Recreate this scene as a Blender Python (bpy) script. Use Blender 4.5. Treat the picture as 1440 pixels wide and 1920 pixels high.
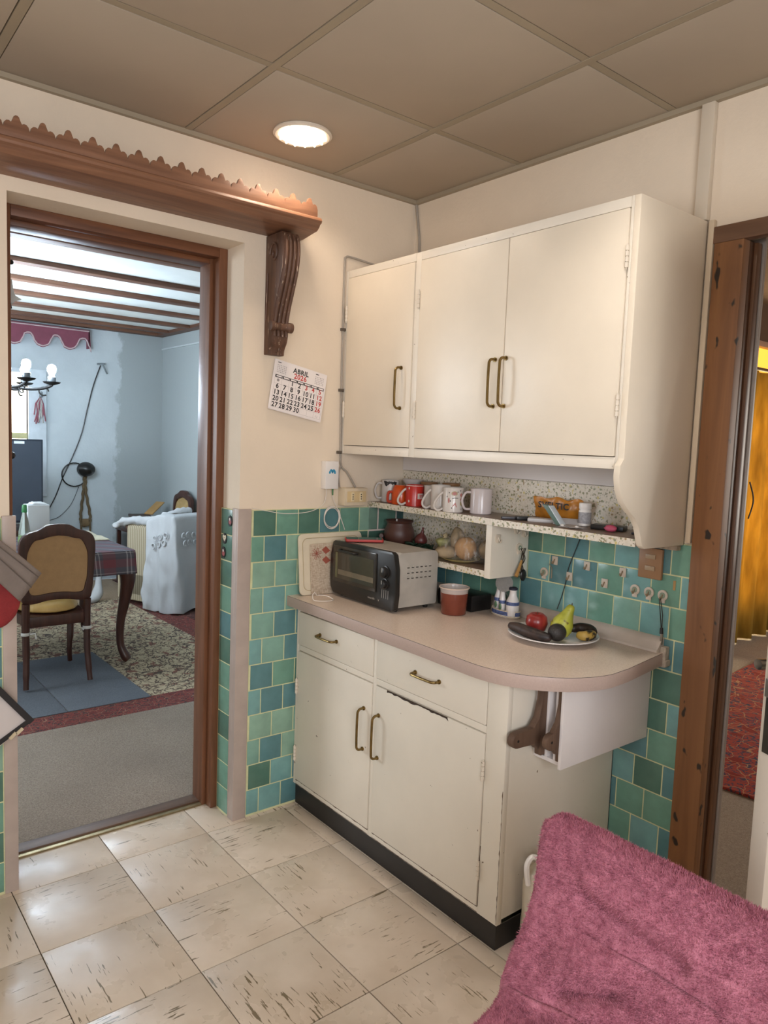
import bpy, bmesh, math, random
import numpy as np
from mathutils import Vector, Matrix, noise as mnoise

random.seed(7)
R = math.radians
SC = bpy.context.scene
for o in list(bpy.data.objects):
    bpy.data.objects.remove(o)
COL = SC.collection

# ------------------------------------------------------------------ camera
FPX, CAM = 1388.0, Vector((-2.1345, -2.5009, 1.4872))
YAW, PITCH, ROLL = R(-38.92), R(-5.268), R(2.170)
_f = Vector((-math.sin(YAW)*math.cos(PITCH), math.cos(YAW)*math.cos(PITCH), math.sin(PITCH)))
_r0 = Vector((math.cos(YAW), math.sin(YAW), 0)); _u0 = _r0.cross(_f)
_r = math.cos(ROLL)*_r0 + math.sin(ROLL)*_u0
_u = math.cos(ROLL)*_u0 - math.sin(ROLL)*_r0
cd = bpy.data.cameras.new('camera'); cam = bpy.data.objects.new('camera', cd); COL.objects.link(cam)
cd.sensor_fit = 'VERTICAL'; cd.sensor_height = 36.0; cd.lens = FPX*36.0/1920.0; cd.clip_start = 0.02
cam.matrix_world = Matrix(((_r.x, _u.x, -_f.x, CAM.x), (_r.y, _u.y, -_f.y, CAM.y), (_r.z, _u.z, -_f.z, CAM.z), (0, 0, 0, 1)))
SC.camera = cam

# ------------------------------------------------------------------ world, light, exposure
wd = bpy.data.worlds.new('sky'); SC.world = wd; wd.use_nodes = True
wd.node_tree.nodes['Background'].inputs[0].default_value = (0.62, 0.72, 0.9, 1)
wd.node_tree.nodes['Background'].inputs[1].default_value = 0.6
SC.view_settings.view_transform = 'Standard'; SC.view_settings.look = 'None'
SC.view_settings.gamma = 1.0; SC.view_settings.use_curve_mapping = False
SC.view_settings.exposure = 0.1

def area(name, loc, direction, sx, sy, power, col, disk=False, spread=180):
    d = bpy.data.lights.new(name, 'AREA'); d.energy = power; d.color = col; d.spread = R(spread)
    d.shape = 'DISK' if disk else 'RECTANGLE'; d.size = sx; d.size_y = sy
    o = bpy.data.objects.new(name, d); COL.objects.link(o); o.location = loc
    o.rotation_euler = Vector(direction).to_track_quat('-Z', 'Y').to_euler()
    return o
# daylight entering by the kitchen window behind the photographer
area('kitchen_window_daylight', (-3.28, -2.2, 1.55), (1, 0.12, -0.12), 1.3, 1.0, 14.5, (0.84, 0.92, 1.0))
area('kitchen_rear_daylight', (-2.4, -3.78, 1.6), (0.45, 1, -0.15), 1.2, 1.0, 50, (0.92, 0.95, 1.0))
# the two recessed lamps in the suspended ceiling
L1 = (-0.745, -0.265); L2 = (-0.735, -1.475)
area('downlight_beam', (L1[0], L1[1], 2.50), (0, 0, -1), 0.13, 0.13, 4.0, (1.0, 0.82, 0.65), True, 140)
area('downlight_beam', (L2[0], L2[1], 2.50), (0, 0, -1), 0.13, 0.13, 4.8, (1.0, 0.93, 0.86), True, 105)
# unseen sources: near window of the hall, windowless left side of the living room
area('hall_window_daylight', (3.6, -3.0, 1.6), (-0.35, 1, -0.2), 1.6, 1.4, 60, (1.0, 0.93, 0.82))
area('living_side_fill', (-3.38, 2.6, 1.5), (1, 0, -0.1), 1.6, 1.2, 95, (0.86, 0.93, 1.0))  # fill lamp inside the room; the wall behind it has no opening

# ------------------------------------------------------------------ materials
def lin(h):
    if isinstance(h, str):
        h = h.lstrip('#'); c = [int(h[i:i+2], 16)/255 for i in (0, 2, 4)]
    else:
        c = [v/255 for v in h]
    return tuple([(v/12.92 if v <= .04045 else ((v+.055)/1.055)**2.4) for v in c] + [1.0])
MATS = {}
class NT:
    def __init__(s, name):
        s.m = bpy.data.materials.new(name); s.m.use_nodes = True; s.t = s.m.node_tree
        s.b = s.t.nodes['Principled BSDF']; s.L = s.t.links
    def n(s, ty, **kw):
        x = s.t.nodes.new(ty)
        for k, v in kw.items():
            if k in x.inputs.keys(): x.inputs[k].default_value = v
            else: setattr(x, k, v)
        return x
    def l(s, a, b): s.L.new(a, b)
    def coord(s, scale=(1, 1, 1), kind='Object', rnd=0.0, rot=(0, 0, 0)):
        tc = s.n('ShaderNodeTexCoord'); mp = s.n('ShaderNodeMapping')
        mp.inputs['Scale'].default_value = scale; mp.inputs['Rotation'].default_value = rot
        s.l(tc.outputs[kind], mp.inputs['Vector'])
        if rnd:
            oi = s.n('ShaderNodeObjectInfo'); mu = s.n('ShaderNodeMath', operation='MULTIPLY'); mu.inputs[1].default_value = rnd
            s.l(oi.outputs['Random'], mu.inputs[0]); s.l(mu.outputs[0], mp.inputs['Location'])
        return mp.outputs['Vector']
    def noise(s, vec, scale, detail=4, rough=.55, dist=0):
        x = s.n('ShaderNodeTexNoise'); x.inputs['Scale'].default_value = scale; x.inputs['Detail'].default_value = detail
        x.inputs['Roughness'].default_value = rough; x.inputs['Distortion'].default_value = dist
        s.l(vec, x.inputs['Vector']); return x.outputs['Fac']
    def ramp(s, fac, stops, interp='LINEAR'):
        x = s.n('ShaderNodeValToRGB'); x.color_ramp.interpolation = interp
        e = x.color_ramp.elements
        while len(e) < len(stops): e.new(.5)
        for el, (p, c) in zip(e, stops): el.position = p; el.color = c
        s.l(fac, x.inputs['Fac']); return x.outputs['Color']
    def mix(s, fac, a, b, mode='MIX'):
        x = s.n('ShaderNodeMix', data_type='RGBA', blend_type=mode)
        for sock, v in ((x.inputs[0], fac), (x.inputs[6], a), (x.inputs[7], b)):
            if hasattr(v, 'is_output'): s.l(v, sock)
            else: sock.default_value = v
        return x.outputs[2]
    def bump(s, h, strength=.3, dist=.01):
        x = s.n('ShaderNodeBump'); x.inputs['Strength'].default_value = strength; x.inputs['Distance'].default_value = dist
        s.l(h, x.inputs['Height']); s.l(x.outputs['Normal'], s.b.inputs['Normal'])
    def done(s, col=None, rough=.5, metal=0, **kw):
        if col is not None:
            if hasattr(col, 'is_output'): s.l(col, s.b.inputs['Base Color'])
            else: s.b.inputs['Base Color'].default_value = col
        if hasattr(rough, 'is_output'): s.l(rough, s.b.inputs['Roughness'])
        else: s.b.inputs['Roughness'].default_value = rough
        s.b.inputs['Metallic'].default_value = metal
        for k, v in kw.items(): s.b.inputs[k].default_value = v
        return s.m
W4 = (1, 1, 1, 1); K4 = (0, 0, 0, 1)
def dim(c, f): return tuple([v*f for v in c[:3]] + [1.0])

def M(name, h, rough=.5, var=.12, scale=12, bump=0.0, metal=0, bdist=.004, bscale=None, **kw):
    """plain coloured material with procedural mottling"""
    if name in MATS: return MATS[name]
    t = NT(name); v = t.coord(); c = lin(h) if not isinstance(h, tuple) or len(h) == 3 else h
    f = t.noise(v, scale)
    col = t.ramp(f, [(.3, dim(c, 1-var)), (.7, dim(c, 1+var*.3))])
    if bump: t.bump(t.noise(v, bscale or scale*6, 3), bump, bdist)
    MATS[name] = t.done(col, rough, metal, **kw); return MATS[name]

def painted(name, h, chip=0.0, rough=.45):
    t = NT(name); v = t.coord(rnd=7.0); c = lin(h)
    col = t.ramp(t.noise(v, 3.5, 5), [(.3, dim(c, .91)), (.7, c)])
    if chip:
        ch = t.ramp(t.noise(t.coord((1, 1, 1.0), rnd=9.0), 42, 3, .6), [(.74-chip, K4), (.76-chip, W4)])
        col = t.mix(ch, col, lin('6d5942'))
    t.bump(t.noise(v, 90, 3), .08, .003)
    MATS[name] = t.done(col, rough); return MATS[name]

def wood(name, c1, c2, axis=0, scale=6, rough=.5, knots=0.0, stretch=14):
    t = NT(name); s = [stretch]*3; s[axis] = 1.0
    v = t.coord(tuple(s), rnd=5.0)
    f = t.noise(v, scale*.35, 6, .6, .8)
    col = t.ramp(f, [(.28, lin(c1)), (.5, t_mid(c1, c2)), (.72, lin(c2))])
    if knots:
        k = t.ramp(t.noise(t.coord((1, 1, .55), rnd=5.0), 26, 2, .5), [(.70-knots*.06, K4), (.74-knots*.06, W4)])
        col = t.mix(k, col, lin('2a2018'))
    t.bump(f, .25, .003)
    MATS[name] = t.done(col, rough); return MATS[name]
def t_mid(a, b):
    a, b = lin(a), lin(b); return tuple((x+y)/2 for x, y in zip(a, b))

def emit(name, h, strength):
    t = NT(name); c = lin(h)
    col = t.ramp(t.noise(t.coord(), 5), [(.2, dim(c, .96)), (.8, c)])
    t.l(col, t.b.inputs['Emission Color']); t.b.inputs['Emission Strength'].default_value = strength
    MATS[name] = t.done(c, .4); return MATS[name]

def glassy(name, h, rough=.08, alpha_t=1.0, ior=1.35):
    t = NT(name); c = lin(h)
    col = t.ramp(t.noise(t.coord(), 8), [(.3, dim(c, .95)), (.7, c)])
    m = t.done(col, rough); t.b.inputs['Transmission Weight'].default_value = alpha_t; t.b.inputs['IOR'].default_value = ior
    MATS[name] = m; return m

plaster = M('cream_plaster', 'e6d5bf', .85, .06, 3, .25, bdist=.004, bscale=60)
ceil_mat = M('ceiling_panel', 'b3a593', .8, .05, 3, .1)
ceil_strip = M('ceiling_strip', 'a3957f', .6, .05, 3)
grout = M('grout', 'd3d2a4', .9, .14, 30, .3)
white_paint = painted('cream_gloss_paint', 'e9dcc8', .0, .38)
white_worn = painted('cream_gloss_paint_worn', 'e6dccb', .004, .4)
white_edge = painted('cream_edge_paint', 'e9dfcf', .03, .4)
cool_white = painted('whitewash_paint', 'e4dcd8', .0, .45)
kick_mat = M('black_kickboard', '2e2a27', .55, .15, 10)
brass = M('aged_brass', '8a7347', .34, .3, 40, metal=.9)
hinge_mat = painted('painted_hinge', 'e2d6c4', .06, .4)
alu = M('brushed_aluminium_post', 'b5a59b', .45, .1, 14, metal=.08)
bark = wood('cornice_wood', '6a4734', '93694f', 0, 7, .45)
def mk_corbel():
    t = NT('corbel_wood'); f = t.noise(t.coord((14, 14, 1.0)), 3.5, 6, .6, .8)
    col = t.ramp(f, [(.28, lin('432c20')), (.72, lin('6b4a37'))])
    sc = t.ramp(t.noise(t.coord((60, 60, 5)), 2.6, 2, .5), [(.66, K4), (.70, W4)])
    col = t.mix(sc, col, lin('a58d78')); t.bump(f, .3, .003); MATS['corbel'] = t.done(col, .55); return MATS['corbel']
corbel_w = mk_corbel()
frame_w = wood('door_frame_wood', '5a3722', '80543a', 2, 6, .4)
frame_wx = wood('door_lintel_wood', '51301f', '7a4c30', 0, 6, .45)
jamb_w = wood('stained_jamb_wood', '754c2e', '94663f', 2, 4, .5, knots=1.0)
jamb_dark = wood('dark_jamb_wood', '4b3122', '6b4a33', 2, 4, .35)
lintel_w = wood('lintel_wood_y', '5c4130', '7c5b44', 1, 4, .5)
beam_w = wood('ceiling_beam_wood', '4d2f22', '7b5540', 0, 5, .55)
beam_y = wood('perimeter_beam_wood', '4d2f22', '74503c', 1, 5, .55)
carved = wood('carved_mahogany', '2c1712', '4b2a20', 2, 8, .35)
board_w = wood('old_board_wood', '4c372a', '6d5443', 2, 7, .6)
lr_ceil = M('living_ceiling', 'dfe3e0', .9, .05, 8, .3)
metal_dark = M('black_iron', '1f1d1c', .5, .2, 20, metal=.4)
black_pl = M('black_plastic', '1b1918', .35, .2, 20)
grey_cable = M('grey_cable', 'a49a8e', .5, .1, 20)
white_cable = M('white_cable', 'e2d9cf', .45, .08, 20)
white_pl = M('white_plastic', 'ece6e0', .35, .05, 10)
beige_pl = M('beige_plastic', 'd9bf90', .4, .1, 10)

def mk_living_wall():
    t = NT('grey_living_plaster')
    geo = t.n('ShaderNodeNewGeometry'); sep = t.n('ShaderNodeSeparateXYZ'); t.l(geo.outputs['Position'], sep.inputs[0])
    a = t.n('ShaderNodeMath', operation='MULTIPLY_ADD'); a.inputs[1].default_value = 1.0
    nz = t.noise(t.coord((1, 1, .6)), 3.2, 7, .7)
    sc = t.n('ShaderNodeMath', operation='MULTIPLY_ADD'); sc.inputs[1].default_value = .5; sc.inputs[2].default_value = -.25
    t.l(nz, sc.inputs[0]); t.l(sep.outputs['X'], a.inputs[0]); t.l(sc.outputs[0], a.inputs[2])
    patch = t.ramp(a.outputs[0], [(.46, K4), (.50, W4)])
    m = t.ramp(t.noise(t.coord(), 2.2, 5), [(.3, lin('b3bcc0')), (.7, lin('c6cfd2'))])
    col = t.mix(patch, m, lin('a3abac'))
    t.bump(t.noise(t.coord(), 40, 4), .3, .005)
    MATS['lrwall'] = t.done(col, .9); return MATS['lrwall']
lrwall = mk_living_wall()

def mk_floor_tile():
    t = NT('marbled_vinyl_tile'); b = t.coord((1, 1, 1), rnd=40.0)
    base = t.ramp(t.noise(b, 5, 4), [(.3, lin('c2b09b')), (.7, lin('d6c6b4'))])
    v = t.coord((13, 120, 1), rnd=40.0)
    st = t.noise(v, 1.0, 3, .55, .3)
    cl = t.noise(t.coord((4, 5, 1), rnd=23.0), 1.3, 2)
    a = t.n('ShaderNodeMath', operation='MULTIPLY_ADD'); a.inputs[1].default_value = .42; t.l(cl, a.inputs[0]); t.l(st, a.inputs[2])
    mk = t.ramp(a.outputs[0], [(.872, K4), (.895, W4)])
    col = t.mix(mk, base, lin('75664e'))
    spots = t.ramp(t.noise(b, 17, 1, .4), [(.755, K4), (.775, W4)])
    sm = t.n('ShaderNodeMath', operation='MULTIPLY'); sm.inputs[1].default_value = .12; t.l(spots, sm.inputs[0])
    col = t.mix(sm.outputs[0], col, lin('6d5f4d'))
    ro = t.ramp(t.noise(b, 9, 4), [(.3, (.22,)*3+(1,)), (.7, (.42,)*3+(1,))])
    t.bump(t.noise(b, 7, 3), .12, .006)
    MATS['ft'] = t.done(col, ro); return MATS['ft']
floor_tile_mat = mk_floor_tile()

def mk_glaze(name, h):
    t = NT(name); v = t.coord(rnd=31.0); c = lin(h)
    col = t.ramp(t.noise(v, 16, 4), [(.3, dim(c, .86)), (.7, dim(c, 1.07))])
    t.bump(t.noise(v, 26, 2), .1, .003)
    return t.done(col, .22)
GLAZE = [mk_glaze('glazed_tile_%s' % n, h) for n, h in (('deep_green', '55796a'), ('sea_green', '6f9a87'), ('pale_green', '8aac98'), ('turquoise', '77a3a0'), ('blue_teal', '5b8487'), ('mint', '80a798'))]

def mk_floral():
    t = NT('floral_contact_paper'); v = t.coord((1, 1, 1))
    vo = t.n('ShaderNodeTexVoronoi'); vo.inputs['Scale'].default_value = 78; t.l(v, vo.inputs['Vector'])
    d = vo.outputs['Distance']; nz = t.noise(v, 95, 3, .6)
    a = t.n('ShaderNodeMath', operation='ADD'); t.l(d, a.inputs[0]); t.l(nz, a.inputs[1])
    fl = t.ramp(a.outputs[0], [(.76, W4), (.86, K4)])
    hue = t.ramp(vo.outputs['Color'], [(.25, lin('94906a')), (.45, lin('d3c280')), (.6, lin('9a9a7c')), (.8, lin('a8906c'))], 'CONSTANT')
    base = t.ramp(nz, [(.3, lin('d9cdb9')), (.7, lin('e8dfd0'))])
    stems = t.ramp(t.noise(v, 130, 2, .5, 1.0), [(.62, K4), (.66, W4)])
    b2 = t.mix(stems, base, lin('857c5a'))
    col = t.mix(fl, b2, hue)
    MATS['floral'] = t.done(col, .4); return MATS['floral']
floral = mk_floral()

def mk_worktop():
    t = NT('speckled_laminate'); v = t.coord()
    sp = t.ramp(t.noise(v, 260, 2, .6), [(.38, lin('c3ad9b')), (.55, lin('d9c6b5')), (.7, lin('e4d4c5'))])
    col = t.mix(.5, sp, t.ramp(t.noise(v, 3, 3), [(.3, lin('d3beac')), (.7, lin('decbbb'))]))
    MATS['lam'] = t.done(col, .28); return MATS['lam']
laminate = mk_worktop()

def mk_rug(name, field, dark, third, scale=9, rust='7d3b33', lw=.03):
    t = NT(name); v = t.coord((1, 1, 1))
    vo = t.n('ShaderNodeTexVoronoi'); vo.feature = 'DISTANCE_TO_EDGE'; vo.inputs['Scale'].default_value = scale
    wv = t.n('ShaderNodeTexNoise'); wv.inputs['Scale'].default_value = 6; t.l(v, wv.inputs['Vector'])
    vv = t.n('ShaderNodeMix', data_type='VECTOR'); vv.inputs[0].default_value = .12; t.l(v, vv.inputs[4]); t.l(wv.outputs['Color'], vv.inputs[5])
    t.l(vv.outputs[1], vo.inputs['Vector'])
    lines = t.ramp(vo.outputs['Distance'], [(lw, W4), (lw+.014, K4)])
    curls = t.ramp(t.noise(v, scale*2.6, 2, .5, 1.8), [(.53, K4), (.56, W4)])
    reds = t.ramp(t.noise(v, scale*1.1, 2, .5, .6), [(.60, K4), (.63, W4)])
    col = t.mix(curls, lin(field), lin(dark)); col = t.mix(reds, col, lin(rust)); col = t.mix(lines, col, lin(third))
    t.bump(t.noise(v, 220, 2), .5, .004)
    MATS[name] = t.done(col, .95); return MATS[name]
rug_field = mk_rug('persian_rug_field', 'b3a58a', '54443a', '463c36', 11, '7a5245', .015)
rug_border = mk_rug('persian_rug_border', '74342f', '33282a', '8a6a55', 20, '5f2826', .008)
rug_dark = mk_rug('dark_rug', '54302c', '2b2020', '6d4a40', 10, '4b2422')
rug_red = mk_rug('red_hall_rug', 'a3453f', '45425a', 'b98a6b', 11, '8a2f2e', .01)
def mk_carpet(name, h, h2):
    t = NT(name); v = t.coord()
    col = t.ramp(t.noise(v, 150, 3, .7), [(.3, lin(h)), (.7, lin(h2))])
    col = t.mix(t.ramp(t.noise(v, 2.5, 3), [(.4, K4), (.75, (.35, .35, .35, 1))]), col, dim(lin(h), .8))
    t.bump(t.noise(v, 260, 2), .6, .005)
    MATS[name] = t.done(col, .95); return MATS[name]
carpet = mk_carpet('tan_carpet', '8f7c66', 'b09a82'); mat_brown = mk_carpet('brown_loop_mat', '75685b', 'a39688')
mat_blue = mk_carpet('blue_grey_mat', '596069', '6d757e'); hall_carpet = mk_carpet('hall_carpet', '8d8178', 'b3a79c')

def mk_plaid():
    t = NT('plaid_cloth'); tc = t.coord()
    sep = t.n('ShaderNodeSeparateXYZ'); t.l(tc, sep.inputs[0])
    xy = t.n('ShaderNodeMath', operation='ADD'); t.l(sep.outputs['X'], xy.inputs[0]); t.l(sep.outputs['Y'], xy.inputs[1])
    def bands(sock, freq, off, stops):
        a = t.n('ShaderNodeMath', operation='MULTIPLY_ADD'); a.inputs[1].default_value = freq; a.inputs[2].default_value = off; t.l(sock, a.inputs[0])
        f = t.n('ShaderNodeMath', operation='FRACT'); t.l(a.outputs[0], f.inputs[0]); return t.ramp(f.outputs[0], stops, 'CONSTANT')
    g, r, w = lin('4b4a52'), lin('6b3a41'), lin('9c9a9c')
    A = bands(xy.outputs[0], 5.0, .1, [(0, g), (.30, w), (.34, g), (.42, w), (.45, g), (.55, r), (.95, g)])
    Bz = bands(sep.outputs['Z'], 8.0, .3, [(0, g), (.2, w), (.24, g), (.5, r), (.9, lin('3f3e46'))])
    col = t.mix(.5, A, Bz)
    t.bump(t.noise(tc, 200, 2), .3, .003)
    MATS['plaid'] = t.done(col, .9); return MATS['plaid']
plaid = mk_plaid()
def mk_stripe():
    t = NT('striped_upholstery'); w = t.n('ShaderNodeTexWave'); w.inputs['Scale'].default_value = 14; w.inputs['Distortion'].default_value = .6
    w.bands_direction = 'Y'; t.l(t.coord(), w.inputs['Vector'])
    col = t.ramp(w.outputs['Fac'], [(.3, lin('8c8067')), (.6, lin('a2977f')), (.9, lin('b6ab93'))])
    MATS['stripe'] = t.done(col, .9); return MATS['stripe']
stripe = mk_stripe()
sheet_m = M('white_sheet', 'b3b6b8', .9, .06, 6, .3, bscale=90)
mustard = M('mustard_upholstery', 'a58a5a', .85, .15, 20, .3, bscale=200)
tanback = M('tan_back_fabric', 'a5835c', .9, .1, 30, .3, bscale=220)
gold_seat = M('gold_leatherette', 'bd9c5c', .45, .15, 14, .2)

# ------------------------------------------------------------------ geometry helpers
def wmat(o):
    m = o.matrix_basis.copy()
    while o.parent: o = o.parent; m = o.matrix_basis @ m
    return m
class MB:
    def __init__(s): s.v = []; s.f = []
    def add(s, vs, fs):
        n = len(s.v); s.v += [tuple(v) for v in vs]; s.f += [tuple(i+n for i in f) for f in fs]; return s
    def box(s, x0, x1, y0, y1, z0, z1):
        x0, x1 = min(x0, x1), max(x0, x1); y0, y1 = min(y0, y1), max(y0, y1); z0, z1 = min(z0, z1), max(z0, z1)
        return s.add([(x0, y0, z0), (x1, y0, z0), (x1, y1, z0), (x0, y1, z0), (x0, y0, z1), (x1, y0, z1), (x1, y1, z1), (x0, y1, z1)],
                     [(0, 3, 2, 1), (4, 5, 6, 7), (0, 1, 5, 4), (1, 2, 6, 5), (2, 3, 7, 6), (3, 0, 4, 7)])
    def frame_box(s, o, ex, ey, ez):
        o, ex, ey, ez = map(Vector, (o, ex, ey, ez)); vs = []
        for c in (0, 1):
            for a, b in ((0, 0), (1, 0), (1, 1), (0, 1)): vs.append(o+ex*a+ey*b+ez*c)
        fs = [(0, 3, 2, 1), (4, 5, 6, 7), (0, 1, 5, 4), (1, 2, 6, 5), (2, 3, 7, 6), (3, 0, 4, 7)]
        if ex.cross(ey).dot(ez) < 0: fs = [f[::-1] for f in fs]
        return s.add(vs, fs)
    def ring_loft(s, rings, cap=True, closed=True):
        k = len(rings[0]); vs = [p for r in rings for p in r]; fs = []
        for i in range(len(rings)-1):
            for j in range(k if closed else k-1):
                a = i*k+j; b = i*k+(j+1) % k; fs.append((a, b, b+k, a+k))
        if cap: fs.append(tuple(range(k))[::-1]); fs.append(tuple(range((len(rings)-1)*k, len(rings)*k)))
        return s.add(vs, fs)
    def lathe(s, prof, c=(0, 0, 0), seg=24, axis='z', cap=True, sx=1, sy=1):
        rings = []
        for r, z in prof:
            ring = []
            for j in range(seg):
                a = 2*math.pi*j/seg; p = (r*math.cos(a)*sx, r*math.sin(a)*sy, z)
                if axis == 'x': p = (p[2], p[0], p[1])
                elif axis == 'y': p = (p[1], p[2], p[0])
                elif axis == '-x': p = (-p[2], p[1], p[0])
                elif axis == '-y': p = (p[0], -p[2], p[1])
                ring.append((c[0]+p[0], c[1]+p[1], c[2]+p[2]))
            rings.append(ring)
        return s.ring_loft(rings, cap)
    def tube(s, pts, r, seg=8, cap=True):
        pts = [Vector(p) for p in pts]; n = len(pts); rs = r if isinstance(r, (list, tuple)) else [r]*n
        up = None; rings = []
        for i, p in enumerate(pts):
            t = (pts[min(i+1, n-1)]-pts[max(i-1, 0)]).normalized()
            if up is None:
                up = Vector((0, 0, 1)) if abs(t.z) < .9 else Vector((1, 0, 0))
            a = t.cross(up)
            if a.length < 1e-5: a = t.cross(Vector((0, 1, 0)))
            a.normalize(); b = a.cross(t).normalized(); up = b
            rings.append([p+(a*math.cos(2*math.pi*j/seg)+b*math.sin(2*math.pi*j/seg))*rs[i] for j in range(seg)])
        return s.ring_loft(rings, cap)
    def prism(s, poly, axis, d0, d1):
        """poly of 2D points extruded along axis (x: (y,z), y: (x,z), z: (x,y))"""
        def P(a, b, d): return {'x': (d, a, b), 'y': (a, d, b), 'z': (a, b, d)}[axis]
        n = len(poly); vs = [P(a, b, d0) for a, b in poly]+[P(a, b, d1) for a, b in poly]
        fs = [tuple(range(n))[::-1], tuple(range(n, 2*n))]+[(i, (i+1) % n, n+(i+1) % n, n+i) for i in range(n)]
        return s.add(vs, fs)
    def sphere(s, c, rx, ry=None, rz=None, seg=16, rings=10):
        ry = ry or rx; rz = rz or rx; pr = []
        for i in range(rings+1):
            a = -math.pi/2+math.pi*i/rings; pr.append((max(math.cos(a), 1e-4), math.sin(a)*rz))
        return s.lathe([(p[0], p[1]) for p in pr], c, seg, 'z', True, rx, ry)
    def xform(s, m, start=0):
        s.v[start:] = [tuple(m @ Vector(v)) for v in s.v[start:]]; return s
    def build(s, name, mat, parent=None, local=False, smooth=False, bevel=0, seg=2, solid=0, sub=0):
        vs = s.v
        if parent is not None and not local:
            inv = wmat(parent).inverted(); vs = [tuple(inv @ Vector(v)) for v in vs]
        me = bpy.data.meshes.new(name); me.from_pydata(vs, [], s.f); me.update()
        bm = bmesh.new(); bm.from_mesh(me); bmesh.ops.recalc_face_normals(bm, faces=bm.faces)
        if bevel:
            es = [e for e in bm.edges if len(e.link_faces) == 2 and e.calc_face_angle(0) > .5]
            bmesh.ops.bevel(bm, geom=es, offset=bevel, segments=seg, profile=.6, affect='EDGES', clamp_overlap=True)
        bm.to_mesh(me); bm.free()
        if smooth:
            me.polygons.foreach_set('use_smooth', [True]*len(me.polygons))
            if smooth != 'all': me.set_sharp_from_angle(angle=R(40))
        elif bevel:
            me.polygons.foreach_set('use_smooth', [True]*len(me.polygons)); me.set_sharp_from_angle(angle=R(35))
        me.materials.append(mat)
        o = bpy.data.objects.new(name, me); COL.objects.link(o)
        if parent is not None: o.parent = parent
        if solid:
            md = o.modifiers.new('thickness', 'SOLIDIFY'); md.thickness = solid; md.offset = 0
        if sub:
            md = o.modifiers.new('smooth', 'SUBSURF'); md.levels = sub; md.render_levels = sub
        return o
def tag(o, label=None, cat=None, group=None, kind=None):
    if label: o['label'] = label
    if cat: o['category'] = cat
    if group: o['group'] = group
    if kind: o['kind'] = kind
    return o
def thing(name, label, cat, loc=(0, 0, 0), rz=0, group=None, kind=None):
    o = bpy.data.objects.new(name, None); COL.objects.link(o); o.location = loc; o.rotation_euler = (0, 0, rz)
    o.empty_display_size = .05
    return tag(o, label, cat, group, kind)
def struct(name, mb, mat, label=None, parent=None, **kw):
    o = mb.build(name, mat, parent, **kw)
    if parent is None: tag(o, label, None, None, 'structure')
    return o
def copy_tree(o, parent=None):
    c = o.copy(); COL.objects.link(c)
    if parent is not None: c.parent = parent
    for ch in [x for x in bpy.data.objects if x.parent == o]: copy_tree(ch, c)
    return c
def inst(src, name, loc, parent, rz=None, mat=None):
    c = bpy.data.objects.new(name, src); COL.objects.link(c); c.location = loc
    if rz is not None: c.rotation_euler = (0, 0, rz)
    if parent is not None: c.parent = parent
    return c
def box_mesh(name, sx, sy, sz, mat, bevel=0):
    o = MB().box(-sx/2, sx/2, -sy/2, sy/2, -sz/2, sz/2).build(name, mat, bevel=bevel)
    me = o.data; bpy.data.objects.remove(o); return me
def text_mb(s, size, o, right, up, bold=0.0, align='CENTER', mb=None, thick=0.0004):
    cu = bpy.data.curves.new('lettering', 'FONT'); cu.body = s; cu.size = size; cu.align_x = align; cu.align_y = 'CENTER'
    cu.offset = bold*size; cu.resolution_u = 3; cu.space_character = 1.0+3*bold
    ob = bpy.data.objects.new('lettering', cu); COL.objects.link(ob)
    dg = bpy.context.evaluated_depsgraph_get(); ev = ob.evaluated_get(dg); me = ev.to_mesh()
    vs = [v.co.copy() for v in me.vertices]; fs = [tuple(p.vertices) for p in me.polygons]
    ev.to_mesh_clear(); bpy.data.objects.remove(ob); bpy.data.curves.remove(cu)
    o, right, up = Vector(o), Vector(right), Vector(up)
    mb = mb or MB(); mb.add([o+right*v.x+up*v.y for v in vs], fs); return mb
def nz(x, y, z=0.0): return mnoise.noise(Vector((x, y, z)))
def smooth_path(pts, n=8):
    """Catmull-Rom through pts"""
    P = [Vector(p) for p in pts]; P = [P[0]]+P+[P[-1]]; out = []
    for i in range(1, len(P)-2):
        for k in range(n):
            t = k/n; a, b, c, d = P[i-1:i+3]
            out.append(.5*((2*b)+(c-a)*t+(2*a-5*b+4*c-d)*t*t+(3*b-a-3*c+d)*t**3))
    out.append(P[-2]); return out

# ==================================================================== SETTING
H = 2.5206
# --- walls
XO0, XO1, ZO = -1.605, -0.815, 2.196          # doorway to the living room
wall_back = MB().box(-3.3, XO0, 0, .26, 0, 2.75).box(XO1, 1.05, 0, .26, 0, 2.75).box(XO0, XO1, 0, .26, ZO, 2.75)
wall_back = struct('wall_back', wall_back, plaster, 'cream plaster kitchen wall around the living room doorway')
YD0, YD1, ZD = -1.36, -2.24, 2.145
wall_right = MB().box(0, .08, YD0, 0, 0, 2.75).box(0, .08, -3.8, YD1, 0, 2.75).box(0, .08, YD1, YD0, ZD, 2.75)
wall_right = struct('wall_right', wall_right, plaster, 'cream plaster kitchen wall behind the cabinets')
wl = MB().box(-3.4, -3.3, -3.8, -2.9, 0, 2.75).box(-3.4, -3.3, -1.5, .26, 0, 2.75).box(-3.4, -3.3, -2.9, -1.5, 0, 1.0).box(-3.4, -3.3, -2.9, -1.5, 2.1, 2.75)
struct('wall_left', wl, plaster, 'cream kitchen wall with a window behind the photographer')
wf = MB().box(-3.4, -3.05, -3.9, -3.8, 0, 2.75).box(-1.75, .12, -3.9, -3.8, 0, 2.75).box(-3.05, -1.75, -3.9, -3.8, 0, 1.05).box(-3.05, -1.75, -3.9, -3.8, 2.15, 2.75)
struct('wall_front', wf, plaster, 'cream kitchen wall behind the photographer')

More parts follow.
